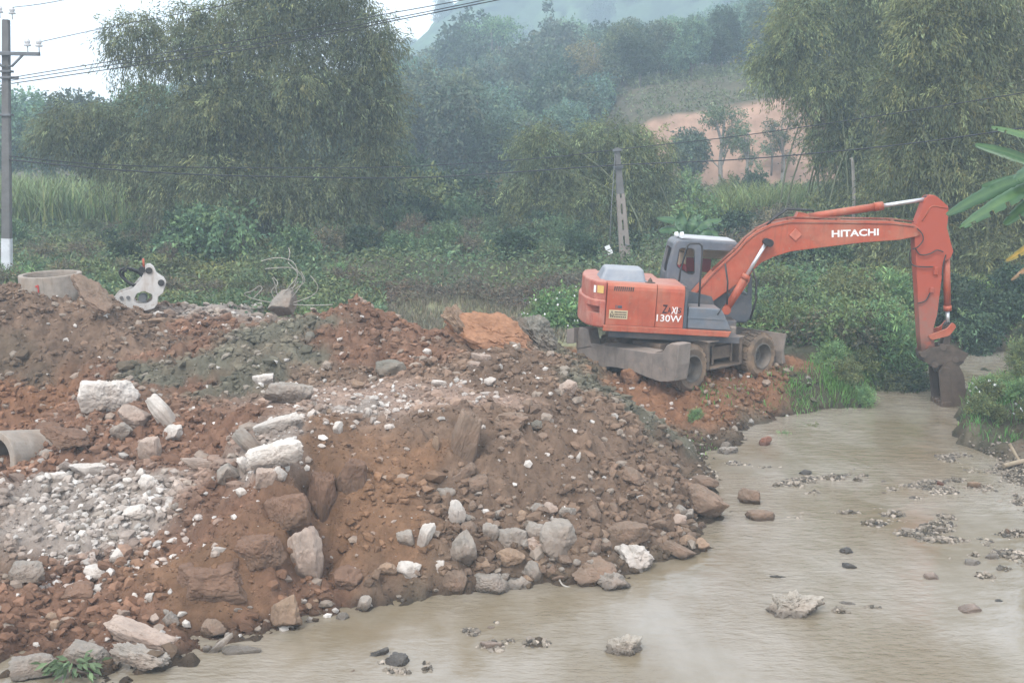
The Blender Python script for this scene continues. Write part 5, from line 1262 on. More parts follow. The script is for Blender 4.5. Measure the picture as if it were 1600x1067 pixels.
def bamboo(base_px, Y, lobes, n_spray, n_culm, seed, label, m_='bamboo', leaf=.175, width=.040, br=1.6, zoff=0.0, per=17):
    rs = np.random.RandomState(seed); LB = [px_lobe(*l[:4], Y + (l[4] if len(l) > 4 else 0)) for l in lobes]
    b = at(base_px[0], base_px[1], Y); b[2] = float(gz(b[0], b[1])) + zoff if Y < 60 else b[2]
    root = empty('bamboo_clump', tuple(b)); tag(root, label, 'bamboo')
    LBl = [(c_ - b, a) for c_, a in LB]
    pl = []                                             # each mass is a cluster of drooping plumes
    for c_, a in LBl:
        a = np.array(a)
        for q in range(9):
            u_ = unit(rs.normal(size=3)); u_[2] = abs(u_[2]) * .9 - .25 * rs.uniform(); s_ = rs.uniform(.30, .50)
            pl.append((c_ + u_ * a * rs.uniform(.55, .85), tuple(a * s_ * np.array([1, 1, 1.15]))))
    V1 = lobes_foliage(LBl, n_spray // 3, per, leaf, width, .75, rs, droop=.75, shell=.3, spread=.5, cvar=.30)
    V2 = lobes_foliage(pl, n_spray - n_spray // 3, per, leaf, width, .6, rs, droop=.8, shell=.55, spread=.5, cvar=.45)
    V, F, Cc = join([V1, V2])
    link('foliage', np_mesh('foliage', V, F, False, Cc), LM[m_], root)
    # arching canes from the ground into the crown
    for k in range(n_culm):
        c_, a = LBl[rs.choice(len(LBl), p=(lambda q: q / q.sum())(np.array([max(l_[0][2], .3) for l_ in LBl])))]
        tip = c_ + unit(rs.normal(size=3)) * np.array(a) * .7
        p0 = np.array([rs.normal() * br, rs.normal() * br * .7, -.1]); tip[2] = max(tip[2], 1.5)
        mid = np.array([p0[0] * 1.1 + (tip[0] - p0[0]) * .22, p0[1] + (tip[1] - p0[1]) * .22, tip[2] * .72])
        pts = [p0 * (1 - s) ** 2 + mid * 2 * s * (1 - s) + tip * s * s for s in np.linspace(0, 1, 8)]
        MB().tube(pts, [.045 * (1 - .75 * s) for s in np.linspace(0, 1, 8)], 5, cap=False).build('culm', M_culm, root)
    return root
bamboo((440, 425), 47, [(335, 85, 78, 52), (308, 28, 34, 34), (365, 18, 34, 34), (212, 78, 48, 56), (225, 40, 30, 24), (450, 55, 95, 56), (430, 8, 40, 34), (520, 28, 44, 34), (565, 88, 54, 66), (590, 60, 32, 40), (300, 180, 120, 82), (450, 165, 122, 102), (575, 190, 58, 85), (140, 205, 72, 48), (80, 212, 32, 26), (215, 245, 86, 56), (350, 295, 125, 92, -1), (470, 320, 100, 82, -1), (590, 255, 38, 56), (405, 385, 100, 45, -1.5), (520, 370, 60, 55), (310, 370, 55, 50, -1), (470, -15, 60, 30), (540, 0, 36, 30)],
       14500, 34, 11, 'huge dark bamboo clump filling the view behind the spoil heap', 'bamboo')
bamboo((930, 425), 52, [(840, 225, 44, 32), (868, 275, 58, 55), (958, 215, 55, 28), (992, 262, 62, 55), (900, 335, 85, 62), (1000, 335, 52, 62), (838, 335, 36, 55), (945, 395, 100, 38), (808, 300, 22, 30)], 6500, 20, 23, 'rounded bamboo clump right behind the slotted pole', 'bamboo2', br=1.8)
bamboo((1330, 420), 50, [(1275, 50, 75, 70), (1370, 30, 75, 80), (1225, 105, 48, 42), (1300, 135, 64, 56), (1335, 220, 65, 70), (1380, 140, 70, 80), (1330, 255, 36, 55), (1350, 330, 70, 70), (1290, 350, 50, 40), (1400, 0, 80, 40), (1320, 400, 80, 40)], 9000, 26, 31, 'tall drooping bamboo clump beside the orange hillside cut', 'bamboo2', br=1.6)
bamboo((1500, 545), 41, [(1470, 60, 75, 70), (1545, 70, 60, 80, 1), (1430, 150, 60, 50), (1500, 170, 85, 80), (1590, 190, 55, 90, 1), (1440, 260, 80, 70), (1530, 290, 85, 80), (1400, 330, 50, 45, 1), (1600, 330, 60, 110), (1440, 390, 75, 70), (1530, 430, 80, 75, -1), (1480, 490, 85, 55, -1), (1580, 500, 60, 70, -2), (1430, 470, 50, 50, 1), (1500, 0, 90, 40)], 12500, 30, 37, 'olive bamboo clump overhanging the stream behind the bucket', 'bamboo2', br=1.5)
# ---- trees
def tree_mesh(seed, hgt, rad, m_leaf, leaf, width, n_spray, shape='round', per=9, lobes_n=9):
    rs = np.random.RandomState(seed); LB = []
    if shape == 'round':
        for k in range(lobes_n):
            a = rs.uniform(0, 6.28); r_ = rad * rs.uniform(.1, .62); z = hgt * rs.uniform(.42, .86); s_ = rad * rs.uniform(.36, .58)
            LB.append((np.array([r_ * cos(a), r_ * sin(a), z]), (s_, s_, s_ * rs.uniform(.65, .95))))
        LB.append((np.array([0, 0, hgt * .85]), (rad * .45, rad * .45, hgt * .13)))
    elif shape == 'cone':
        for k in range(7):
            f_ = k / 6; s_ = rad * (1 - .82 * f_); LB.append((np.array([rs.normal() * .15, rs.normal() * .15, hgt * (.25 + .68 * f_)]), (s_, s_, hgt * .11)))
    elif shape == 'sparse':
        for k in range(lobes_n):
            a = rs.uniform(0, 6.28); r_ = rad * rs.uniform(.3, .9); z = hgt * rs.uniform(.45, .95); s_ = rad * rs.uniform(.2, .34)
            LB.append((np.array([r_ * cos(a), r_ * sin(a), z]), (s_, s_, s_ * .6)))
    V, F, Cc = lobes_foliage(LB, n_spray, per, leaf, width, rad * .28, rs, droop=.25, shell=.5, spread=.8, cvar=.25)
    crown = np_mesh('crown', V, F, False, Cc); crown.materials.append(LM[m_leaf])
    k = MB(); w = hgt * .018 + .05
    k.tube([(0, 0, -.4), (rs.normal() * .1, rs.normal() * .1, hgt * .4), (rs.normal() * .2, rs.normal() * .2, hgt * .88)], [w * 1.3, w, w * .3], 7, cap=False)
    for l_ in LB[:7]:
        c_ = l_[0]; k.tube([(0, 0, max(c_[2] * .62, hgt * .2)), tuple(c_ * np.array([.5, .5, .86])), tuple(c_)], [w * .5, w * .35, w * .12], 5, cap=False)
    tm = k.mesh('trunk'); tm.materials.append(M_pale_bark if shape == 'sparse' else M_bark); return crown, tm
def put_tree(pair, loc, s, rz, label, cat='tree', group=None, name='tree', sz=1.0):
    r_ = empty(name, loc, (0, 0, rz)); r_.scale = (s, s, s * sz)
    link_o = bpy.data.objects.new('crown', pair[0]); COL.objects.link(link_o); link_o.parent = r_
    t_ = bpy.data.objects.new('trunk', pair[1]); COL.objects.link(t_); t_.parent = r_
    tag(r_, label, cat, group); return r_
TV = [tree_mesh(100 + i, 9.0, 3.4, ['forest', 'forest', 'forest2', 'dark', 'forest', 'forest2'][i], .38, .21, 950, lobes_n=8 + i % 3) for i in range(6)]
TC = tree_mesh(120, 9.5, 1.9, 'dark', .36, .16, 700, 'cone')
TS = [tree_mesh(130 + i, 11, 3.0, ['forest2', 'yellow', 'forest2'][i], .28, .15, 420, 'sparse', lobes_n=10) for i in range(3)]
random.seed(12)
def sky_y(px): return float(np.interp(px, [560, 640, 700, 760, 860, 1000, 1100, 1200, 1300], [140, 98, 72, 60, 52, 50, 32, 8, -10]))
n_ = 0; tries = 0; placed = []
while n_ < 298 and tries < 30000:
    tries += 1
    y_ = 78 + 106 * random.random() ** .75; x_ = random.uniform(-30, 50) * (y_ / 150) ** .6
    if 4 < x_ < 34 and y_ < 98: continue
    if y_ < 82 and x_ > 2: continue
    z_ = hz(x_, y_) - .2
    px = 800 + x_ / y_ * 2000
    if px < 540 or px > 1420: continue
    if any((x_ - a) ** 2 + (y_ - b_) ** 2 < (1.6 + .018 * y_) ** 2 for a, b_ in placed): continue
    s_ = random.uniform(.75, 1.15) * (.62 + .38 * min(1, max(0, (y_ - 78) / 60)))
    ty_ = 200 - (z_ + 9 * s_ - CAMH) / y_ * 2000
    if ty_ < sky_y(px):
        s_ = max(.35, ((200 - sky_y(px)) / 2000 * y_ + CAMH - z_) / 9 * random.uniform(.9, 1.0))
        if s_ < .4: continue
    placed.append((x_, y_)); n_ += 1
    put_tree(TV[random.randrange(6)], (x_, y_, z_), s_, random.uniform(0, 6.28), 'bushy green forest tree in the mass covering the hill', 'tree', 'forest trees on the hill', 'forest_tree', random.uniform(.9, 1.2))
for i in range(34):                       # the row beyond the cane field
    x_ = -44 + i * .95 + random.uniform(-.6, .6); y_ = random.uniform(78, 98); s_ = random.uniform(.62, .85) * (1.0 if x_ < -33 else .9)
    put_tree(TV[random.randrange(6)], (x_, y_, 2.0), s_, random.uniform(0, 6.28), 'hazy tree in the far row beyond the cane field', 'tree', 'far trees beyond the cane', 'forest_tree')
def at_base(px, Y):
    p_ = at(px, 200, Y); return (p_[0], Y, hz(p_[0], Y))
for px, Y, ht, pair, lb in ((735, 150, 20, TV[3], 'dark tall tree rising at the left end of the hill skyline'), (858, 165, 15, TC, 'pointed dark conifer on the hill skyline'), (925, 108, 52, TS[1], 'tall yellowing tree with a pale straight trunk in the middle of the hill'), (722, 86, 172, TS[0], 'thin pale-trunked tree standing before the hill forest'), (770, 140, 28, TS[2], 'bare pale-trunked tree near the left end of the hill skyline'), (880, 112, 120, TS[0], 'thin tree with a forked pale trunk left of the yellowing tree'), (1130, 76, 165, TS[2], 'young thin tree in front of the orange cut'), (1170, 75, 190, TS[0], 'small leafy tree in front of the orange cut, next to the young thin one'), (1225, 78, 178, TS[0], 'slim young tree near the far end of the orange cut'), (1080, 77, 205, TV[4], 'small round bush tree at the near end of the orange cut'), (1010, 120, 75, TV[2], 'light green tree above the left end of the grassy slope'), (690, 160, 75, TS[2], 'bare feathery tree at the low left end of the skyline')):
    b_ = at_base(px, Y); ht = at(px, ht, Y)[2] - b_[2]; put_tree(pair, b_, ht / (9.0 if pair in TV else 11 if pair in TS else 9.5), random.uniform(0, 6), lb, 'tree', None, 'pale_trunk_tree' if pair in TS else 'tree')
# skyline trees of the far mountain
for i in range(60):
    y_ = random.uniform(300, 350); x_ = random.uniform(-48, 60); z_ = float(mount_fn(np.array([x_]), np.array([y_]))[0])
    put_tree(TV[random.randrange(6)], (x_, y_, z_ - 1.5), random.uniform(.6, 1.0), random.uniform(0, 6), 'faint tree on the misty far mountain', 'tree', 'trees on the far mountain', 'forest_tree')
# ---- shrubs
def shrub_mesh(seed, m_leaf, leaf, width, n_spray, per=10, droop=.2, flowers=0, tall=1.0):
    rs = np.random.RandomState(seed); LB = []
    for k in range(6):
        a = rs.uniform(0, 6.28); r_ = rs.uniform(.1, .62); s_ = rs.uniform(.34, .55); LB.append((np.array([r_ * cos(a), r_ * sin(a), rs.uniform(.3, .8) * tall]), (s_, s_, s_ * .8 * tall)))
    V, F, Cc = lobes_foliage(LB, n_spray, per, leaf, width, .34, rs, droop=droop, shell=.3, spread=.85, cvar=.3, wob=.5)
    me = np_mesh('foliage', V, F, False, Cc); me.materials.append(LM[m_leaf])
    k = MB()
    for l_ in LB: k.tube([(0, 0, -.1), tuple(l_[0] * .6), tuple(l_[0])], [.03, .02, .008], 5, cap=False)
    st = k.mesh('stem'); st.materials.append(M_bark); return me, st
SV = [shrub_mesh(200, 'shrub', .13, .06, 340), shrub_mesh(201, 'shrub', .16, .05, 300, droop=.4), shrub_mesh(202, 'dark', .14, .07, 340), shrub_mesh(203, 'brown', .13, .04, 260, droop=.1), shrub_mesh(204, 'bright', .13, .065, 340), shrub_mesh(205, 'bright', .2, .035, 300, droop=-.5), shrub_mesh(206, 'dark', .16, .08, 330, tall=1.5)]
FL = mat('white_petals', (.75, .75, .72), rough=.8, vary=.05)
def put_shrub(i, loc, s, label, group, sz=1.0, flowers=0, name='shrub', cat='shrub'):
    r_ = empty(name, loc, (0, 0, random.uniform(0, 6.28))); r_.scale = (s, s, s * sz)
    for nm, me in zip(('foliage', 'stem'), SV[i]): o_ = bpy.data.objects.new(nm, me); COL.objects.link(o_); o_.parent = r_
    if flowers:
        rs = np.random.RandomState(flowers * 5 + i); u = unit(rs.normal(size=(flowers, 3))); u[:, 2] = np.abs(u[:, 2]); u[:, 1] = np.where(rs.uniform(size=flowers) < .8, -np.abs(u[:, 1]), u[:, 1])
        P = u * np.array([.98, .98, 1.12]) * rs.uniform(.85, 1.05, (flowers, 1)) + np.array([0, 0, .12])
        P = P / s * s; V, F, _c = [], [], None
        V = []; F = []
        for j in range(flowers):
            for q in range(2):
                n0 = len(V); a = rs.uniform(0, 3.1); sz_ = .03 * rs.uniform(.6, 1.2) / s; d1 = np.array([cos(a), sin(a), .2]) * sz_; d2 = np.array([-sin(a) * .5, cos(a) * .5, .9]) * sz_
                V += [P[j] - d1, P[j] - d2, P[j] + d1, P[j] + d2]; F.append([n0, n0 + 1, n0 + 2, n0 + 3])
        f_ = link('flowers', np_mesh('flowers', np.array(V), np.array(F)), FL, r_); r_.rotation_euler = (0, 0, 0)
    tag(r_, label, cat, group); return r_
def gnd(x, y): return float(gz(x, y))
random.seed(31)
# the overgrown field behind the works
for i in range(150):
    Y = 39.8 + 24 * random.random() ** .9; px = random.uniform(-10, 1010); x_ = (px - 800) / 2000 * Y
    s_ = random.uniform(.45, 1.0) * (1 + .5 * (Y > 52)); k_ = random.choice((0, 1, 1, 2, 3, 0, 3, 6))
    put_shrub(k_, (x_, Y, gnd(x_, Y) - .05), s_, 'dull green shrub in the overgrown field behind the spoil heap', 'shrubs of the overgrown field', random.uniform(.7, 1.3))
for i in range(44):
    Y = random.uniform(32.5, 40); px = random.uniform(-10, 560); x_ = (px - 800) / 2000 * Y; g_ = gnd(x_, Y)
    if g_ > 2.3: continue
    put_shrub(random.choice((3, 1, 0, 3, 5)), (x_, Y, g_ - .05), random.uniform(.3, .7), 'dull green shrub in the overgrown field behind the spoil heap', 'shrubs of the overgrown field', random.uniform(.7, 1.3))
for i in range(30):
    Y = random.uniform(42, 52); px = random.uniform(1100, 1480); x_ = (px - 800) / 2000 * Y
    put_shrub(random.choice((0, 1, 2, 4, 3)), (x_, Y, gnd(x_, Y) - .05), random.uniform(.7, 1.3), 'dull bush between the excavator boom and the hillside', 'bushes below the hillside', random.uniform(.8, 1.3))
for i in range(34):
    Y = random.uniform(54, 66); px = random.uniform(600, 1330); x_ = (px - 800) / 2000 * Y
    put_shrub(random.choice((0, 2, 6, 4, 1)), (x_, Y, gnd(x_, Y)), random.uniform(1.0, 1.9) * (.55 if px > 1040 else 1), 'bushy shrub at the foot of the forest hill', 'shrubs at the hill foot', random.uniform(.8, 1.3))
for i in range(54):
    px = random.uniform(1150, 1440); Y = random.uniform(30.4, 38); x_ = (px - 800) / 2000 * Y; g_ = gnd(x_, Y)
    if g_ < .05: continue
    if x_ < 7.6 and Y < 31.5: continue
    put_shrub(random.choice((4, 4, 4, 1, 0, 5, 3)), (x_, Y, g_ - .05), random.uniform(.5, .95), 'fresh green bush on the bank beyond the excavator arm', 'bushes on the bank beyond the excavator', random.uniform(.8, 1.25), flowers=0)
for px, Y, s_, k_, fl, lb in ((862, 33.5, .85, 4, 24, 'bright green bush with many white flowers beside the counterweight'), (905, 34.2, .8, 4, 12, 'green flowering bush partly hidden by the counterweight'), (835, 34.5, .5, 5, 12, 'small leafy plant at the edge of the pale grass strip'), (318, 41, 1.5, 0, 0, 'tall leafy shrub with layered twigs before the big bamboo'), (300, 42, 1.1, 6, 0, 'dark shrub leaning into the tall leafy shrub')):
    x_ = (px - 800) / 2000 * Y; put_shrub(k_, (x_, Y, gnd(x_, Y) - .05), s_, lb, None, 1.1, fl)
for px, py, s_, k_ in ((1300, 585, .5, 5), (1320, 595, .45, 4), (1345, 575, .5, 4), (1270, 628, .32, 4), (1235, 640, .25, 5), (1395, 575, .6, 1), (1425, 575, .6, 2), (1090, 640, .2, 5), (1360, 600, .35, 5), (1405, 560, .7, 2), (1290, 560, .55, 0)):
    p_ = onz(px, py, .5); p_[2] = gnd(p_[0], p_[1]); put_shrub(k_, tuple(p_), s_, 'low weed clump at the stream edge below the excavator', 'weeds at the stream edge', 1.0)
for i in range(20):
    px = random.uniform(1512, 1640); py = random.uniform(600, 655); p_ = onz(px, py, .5); p_[2] = gnd(p_[0], p_[1])
    if p_[2] < .2: continue
    put_shrub(random.choice((4, 4, 5, 5)), (p_[0], p_[1], p_[2] - .03), random.uniform(.22, .40), 'leafy weed on the grassy bank beside the bucket', 'weeds on the grassy bank', 1.0, flowers=random.choice((0, 0, 0, 9)))
for i in range(3):
    px = 1610 + i * 13 + random.uniform(-5, 5); Y = random.uniform(28.3, 29.8); x_ = (px - 800) / 2000 * Y; g_ = gnd(x_, Y)
    if g_ > .15: put_shrub(random.choice((4, 5)), (x_, Y, g_ - .03), random.uniform(.35, .6), 'taller weed at the back edge of the grassy bank', 'tall weeds on the grassy bank', 1.1)
for i in range(26):                       # the slope that closes the valley on the near side of the hillside
    x_ = random.uniform(20, 44); Y = random.uniform(36, 64)
    if Y < 1.9 * x_ and x_ < 26: continue
    z_ = gnd(x_, Y) if Y < 60 else max(gnd(x_, Y), hz(x_, Y))
    put_tree(TV[random.randrange(6)], (x_, Y, z_ - .2), random.uniform(.45, .8), random.uniform(0, 6), 'leafy tree on the slope beyond the overhanging bamboo', 'tree', 'trees beyond the overhanging bamboo', 'forest_tree')
# behind the stream on the far side
for i in range(22):
    px = random.uniform(1440, 1640); Y = random.uniform(35, 37.5); x_ = (px - 800) / 2000 * Y
    put_shrub(random.choice((2, 2, 0, 6, 1)), (x_, Y, gnd(x_, Y) - .05), random.uniform(.5, .9), 'dark overhanging shrub on the far bank of the stream', 'shrubs on the far bank', 1.0)
# ---- grass: nobody could count it
def blades(n, xy, hgt, wid, lean, rs, cbase=(1, 1, 1), zf=gz, segs=3):
    x_, y_ = xy; z_ = zf(x_, y_) - .03; a = rs.uniform(0, 6.28, n); h_ = hgt * rs.uniform(.55, 1.2, n); ln = lean * h_ * rs.uniform(.2, 1.3, n)
    d = np.stack([np.cos(a), np.sin(a), 0 * a], -1); s_ = np.stack([-np.sin(a), np.cos(a), 0 * a], -1); w = wid * rs.uniform(.7, 1.3, n)
    V = []; 
    for k in range(segs + 1):
        t_ = k / segs; c_ = np.stack([x_, y_, z_], -1) + d * (ln * t_ ** 2)[:, None]; c_[:, 2] += h_ * (t_ - .28 * t_ ** 3 * lean)
        ww = w * (1 - t_) ** .7 + .003; V += [c_ - s_ * ww[:, None] / 2, c_ + s_ * ww[:, None] / 2]
    V = np.stack(V, 1); m_ = 2 * (segs + 1); F = []
    for k in range(segs): F.append(np.stack([np.arange(n) * m_ + 2 * k, np.arange(n) * m_ + 2 * k + 1, np.arange(n) * m_ + 2 * k + 3, np.arange(n) * m_ + 2 * k + 2], -1))
    br = np.exp(rs.normal(size=n) * .25); col = np.array(cbase)[None] * br[:, None] * np.stack([1 + rs.normal(size=n) * .1, np.ones(n), 1 + rs.normal(size=n) * .1], -1)
    return V.reshape(-1, 3), np.concatenate(F), np.repeat(np.clip(col, .1, 3), m_, 0)
rs = np.random.RandomState(5)
def rnd_px(n, p0, p1, y0, y1):
    Y = rs.uniform(y0, y1, n); px = rs.uniform(p0, p1, n); return ((px - 800) / 2000 * Y, Y)
n = 5200; xy = rnd_px(n, -30, 245, 52, 62); dn = noise3(xy[0] * .35, xy[1] * .2, 0) + .4 * (xy[0] < -29); k = dn > -.15; xy = (xy[0][k], xy[1][k])
tag(link('sugar_cane', np_mesh('sugar_cane', *[a for a in blades(len(xy[0]), xy, 2.1, .09, .5, rs)[:2]], False, blades(len(xy[0]), xy, 2.1, .09, .5, np.random.RandomState(6))[2]), LM['cane']), kind='stuff', label='bright green tall cane grass standing behind the crossarm pole', cat='tall grass')
parts = []
xy = rnd_px(2600, 1120, 1270, 52, 58); parts.append(blades(2600, xy, 1.9, .06, .7, rs, (1, 1, .9)))
xy = rnd_px(1500, 560, 760, 56, 62); parts.append(blades(1500, xy, 1.6, .06, .6, rs, (.7, .8, .7)))
tag(link('reeds', np_mesh('reeds', *join(parts)[:2], False, join(parts)[2]), LM['grass']), kind='stuff', label='tall reed grass under the orange cut', cat='reeds')
parts = []
xy = rnd_px(16000, 540, 900, 31.5, 36.6); parts.append(blades(16000, xy, .26, .018, .5, rs))
tag(link('dry_grass', np_mesh('dry_grass', *join(parts)[:2], False, join(parts)[2]), LM['dry']), kind='stuff', label='pale dry grass strip behind the spoil heap', cat='grass')
parts = []
xy = (rs.uniform(8.6, 16, 14000), rs.uniform(24, 32.5, 14000)); z_ = gz(*xy); k = z_ > .18; xy = (xy[0][k], xy[1][k]); parts.append(blades(len(xy[0]), xy, .26, .022, .7, rs, (.62, .85, .6)))
xy = rnd_px(1500, 470, 520, 29, 33); parts.append(blades(1500, xy, .35, .02, .5, rs, (.9, 1, .7)))
for px, py, n, h_ in ((1310, 600, 700, .3), (1260, 630, 300, .2), (1110, 612, 160, .16), (1350, 590, 500, .35), (640, 570, 0, 0), (1100, 706, 160, .1), (1240, 600, 220, .18), (1180, 620, 120, .14)):
    if n:
        p_ = hit(px, py); xy = (p_[0] + rs.normal(size=n) * .28, p_[1] + rs.normal(size=n) * .28); parts.append(blades(n, xy, h_, .02, .7, rs, (.7, .9, .6)))
tag(link('bank_grass', np_mesh('bank_grass', *join(parts)[:2], False, join(parts)[2]), LM['grass']), kind='stuff', label='fresh green grass on the stream banks', cat='grass')
# low weeds over all the open ground behind
def weed(n, xy, hgt, leaf, wid, rs, cb=(1, 1, 1)):
    z_ = gz(*xy); P = np.stack([xy[0], xy[1], z_ + hgt * rs.uniform(0, 1, n) ** 1.3 * (1 + .8 * noise3(xy[0] * .5, xy[1] * .5, 2))], -1)
    D = unit(rs.normal(size=(n, 3)) * np.array([1, 1, .6]) + np.array([0, 0, .25])); c_ = np.exp(rs.normal(size=n) * .3 + .5 * noise3(xy[0] * .4, xy[1] * .25, 9)); ye = np.clip(.08 + .7 * noise3(xy[0] * .3, xy[1] * .22, 4) + .14 * rs.normal(size=n), -.2, .7)
    col = np.stack([c_ * (1 + ye * 1.2), c_ * (1 + ye * .3), c_ * (1 - ye * .2)], -1) * np.array(cb)
    return leaf_quads(P, D, leaf * rs.uniform(.6, 1.3, n), wid * rs.uniform(.7, 1.3, n), np.clip(col, .1, 3), rs)
parts = []
Y = rs.uniform(31.5, 39, 30000); px = rs.uniform(-30, 600, 30000); parts.append(weed(30000, ((px - 800) / 2000 * Y, Y), .45, .15, .06, rs))
Y = 37.6 + 24 * rs.uniform(size=80000) ** 1.2; px = rs.uniform(-30, 1660, 80000); k = (Y > 38.9 + .5 * noise3(px * .02, Y, 0)) | (px < 540) | (px > 960); parts.append(weed(k.sum(), ((px[k] - 800) / 2000 * Y[k], Y[k]), .5, .16, .06, rs))
Y = rs.uniform(29.2, 33.5, 16000); px = rs.uniform(-30, 560, 16000); parts.append(weed(16000, ((px - 800) / 2000 * Y, Y), .3, .12, .05, rs))
Y = 30.2 + 10 * rs.uniform(size=26000); px = rs.uniform(1150, 1640, 26000); x_ = (px - 800) / 2000 * Y; k = (gz(x_, Y) > .12) & ((x_ > 7.4) | (Y > 31.2)); parts.append(weed(k.sum(), (x_[k], Y[k]), .45, .14, .06, rs, (1.1, 1.3, 1.0)))
tag(link('undergrowth', np_mesh('undergrowth', *join(parts)[:2], False, join(parts)[2]), LM['shrub']), kind='stuff', label='weeds and undergrowth over the open ground behind', cat='undergrowth')
Y = rs.uniform(36.3, 39.2, 15000); px = rs.uniform(540, 960, 15000); wb_ = weed(15000, ((px - 800) / 2000 * Y, Y), .3, .13, .035, rs)
tag(link('withered_weeds', np_mesh('withered_weeds', *wb_[:2], False, wb_[2]), LM['brown']), kind='stuff', label='withered brown weeds on the low earth bank behind the grass strip', cat='weeds')
# hill slope scrub
n = 34000; x_ = rs.uniform(3, 34, n); y_ = rs.uniform(70, 112, n); hz_v = lambda a, b_: HZ[np.clip(((b_ - hy[0]) / .8).astype(int), 0, len(hy) - 1), np.clip(((a - hx[0]) / .8).astype(int), 0, len(hx) - 1)]
cm = cutm[np.clip(((y_ - hy[0]) / .8).astype(int), 0, len(hy) - 1), np.clip(((x_ - hx[0]) / .8).astype(int), 0, len(hx) - 1)]
k = (rs.uniform(size=n) > cm * .90) & ((noise3(x_ * .3, y_ * .3, 6) > -.2)); x_, y_ = x_[k], y_[k]; n = len(x_)
P = np.stack([x_, y_, hz_v(x_, y_) + rs.uniform(0, .7, n)], -1); D = unit(rs.normal(size=(n, 3)) + np.array([0, 0, .3])); c_ = np.exp(rs.normal(size=n) * .3); col = np.stack([c_ * 1.15, c_, c_], -1)
V, F, Cc = leaf_quads(P, D, .3 * rs.uniform(.6, 1.3, n), .1, col, rs)
tag(link('hillside_scrub', np_mesh('hillside_scrub', V, F, False, Cc), LM['shrub']), kind='stuff', label='thin scrub on the slope around the orange cut', cat='scrub')
# dead stumps on and under the cut
for px, y0, y1, Y, lb in ((1333, 250, 330, 48, 'pale broken tree trunk standing in front of the tall bamboo'), (1592, 0, 80, 50, 'thin bare trunk near the top corner of the picture'), (1150, 290, 335, 58, 'grey dead stump leaning in the reed grass'), (1222, 215, 250, 76, 'charred stump on the orange cut'), (1205, 225, 255, 76, 'second charred stump on the orange cut, left of the first')):
    a, b_ = at(px, y1 + 20, Y), at(px, y0, Y); a[2] = min(a[2], gnd(a[0], Y) if Y < 60 else a[2])
    k = MB().tube(smooth_path([a, a * .5 + b_ * .5 + np.array([.05, 0, 0]), b_ + np.array([-.02, 0, -.08]), b_ + np.array([-.12, 0, 0])], 3), [.065] * 6 + [.06, .05, .04, .02], 8)
    tag(k.build('dead_trunk', M_pale_bark if Y < 60 else M_bark, None), lb, 'dead trunk')
# ---- banana plants
m, t, o = nt('banana_leaf'); bs = t.nodes.new('ShaderNodeBsdfPrincipled'); bs.inputs['Roughness'].default_value = .4
at_ = t.nodes.new('ShaderNodeAttribute'); at_.attribute_name = 'Col'; cc = mixcol(t, math_n(t, 'MULTIPLY', ramp(t, nz(t, 8, 5), .3, .7), .35), at_.outputs['Color'], (.04, .09, .05))
tr = t.nodes.new('ShaderNodeBsdfTranslucent'); mx = t.nodes.new('ShaderNodeMixShader'); mx.inputs[0].default_value = .3
t.links.new(cc, bs.inputs['Base Color']); t.links.new(cc, tr.inputs['Color']); t.links.new(bs.outputs[0], mx.inputs[1]); t.links.new(tr.outputs[0], mx.inputs[2]); t.links.new(mx.outputs[0], o.inputs['Surface']); M_ban = m
def banana_leaf(root, pts, w, col, seed, normal=(0, -.35, .94), m_=None):
    rs = np.random.RandomState(seed); c_ = smooth_path(pts, 10); n = len(c_); V = []; F = []; nrm = Vector(normal).normalized()
    for i, p_ in enumerate(c_):
        t_ = i / (n - 1); d = (c_[min(i + 1, n - 1)] - c_[max(i - 1, 0)]).normalized(); s_ = d.cross(nrm).normalized(); up = s_.cross(d)
        ww = w * (sin(pi * min(t_ * .92 + .06, 1)) ** .55) * (.35 + .65 * min(1, t_ * 4)); j1, j2 = ww * rs.uniform(.86, 1.04), ww * rs.uniform(.86, 1.04)
        V += [p_ - s_ * j1 + up * (-.22 * j1) , p_ - s_ * j1 * .5 + up * .02, p_ + up * -.02, p_ + s_ * j2 * .5 + up * .02, p_ + s_ * j2 + up * (-.22 * j2)]
    for i in range(n - 1):
        for k in range(4): F.append([i * 5 + k, i * 5 + k + 1, (i + 1) * 5 + k + 1, (i + 1) * 5 + k])
    F = [f_ for q_, f_ in enumerate(F) if q_ % 4 in (1, 2) or rs.uniform() > .1]
    V = np.array([tuple(v_) for v_ in V]); cl = np.array(col)[None] * rs.uniform(.9, 1.1, (len(V), 1)); cl[2::5] = np.array(col) * np.array([1.8, 1.5, 1.3])
    return link('leaf', np_mesh('leaf', V, np.array(F), True, np.clip(cl, 0, 1)), m_ or M_ban, root)
bx_, bY = 9.35, 22.0
bz_ = gnd(bx_, bY); ba = empty('banana_plant', (bx_, bY, bz_)); tag(ba, 'banana plant reaching into the picture with long drooping green leaves', 'banana plant')
def lb_(px, py, Y): return Vector(at(px, py, Y)) - Vector((bx_, bY, bz_))
MB().tube([(0, 0, -.1), (0, 0, 2.2), (-.02, 0, 4.3), (-.05, 0, 5.2)], [.14, .12, .10, .06], 12).build('stem', mat('banana_stem', (.15, .17, .08), rough=.6, vary=.3), ba)
G1, G2 = (.05, .115, .045), (.065, .14, .055)
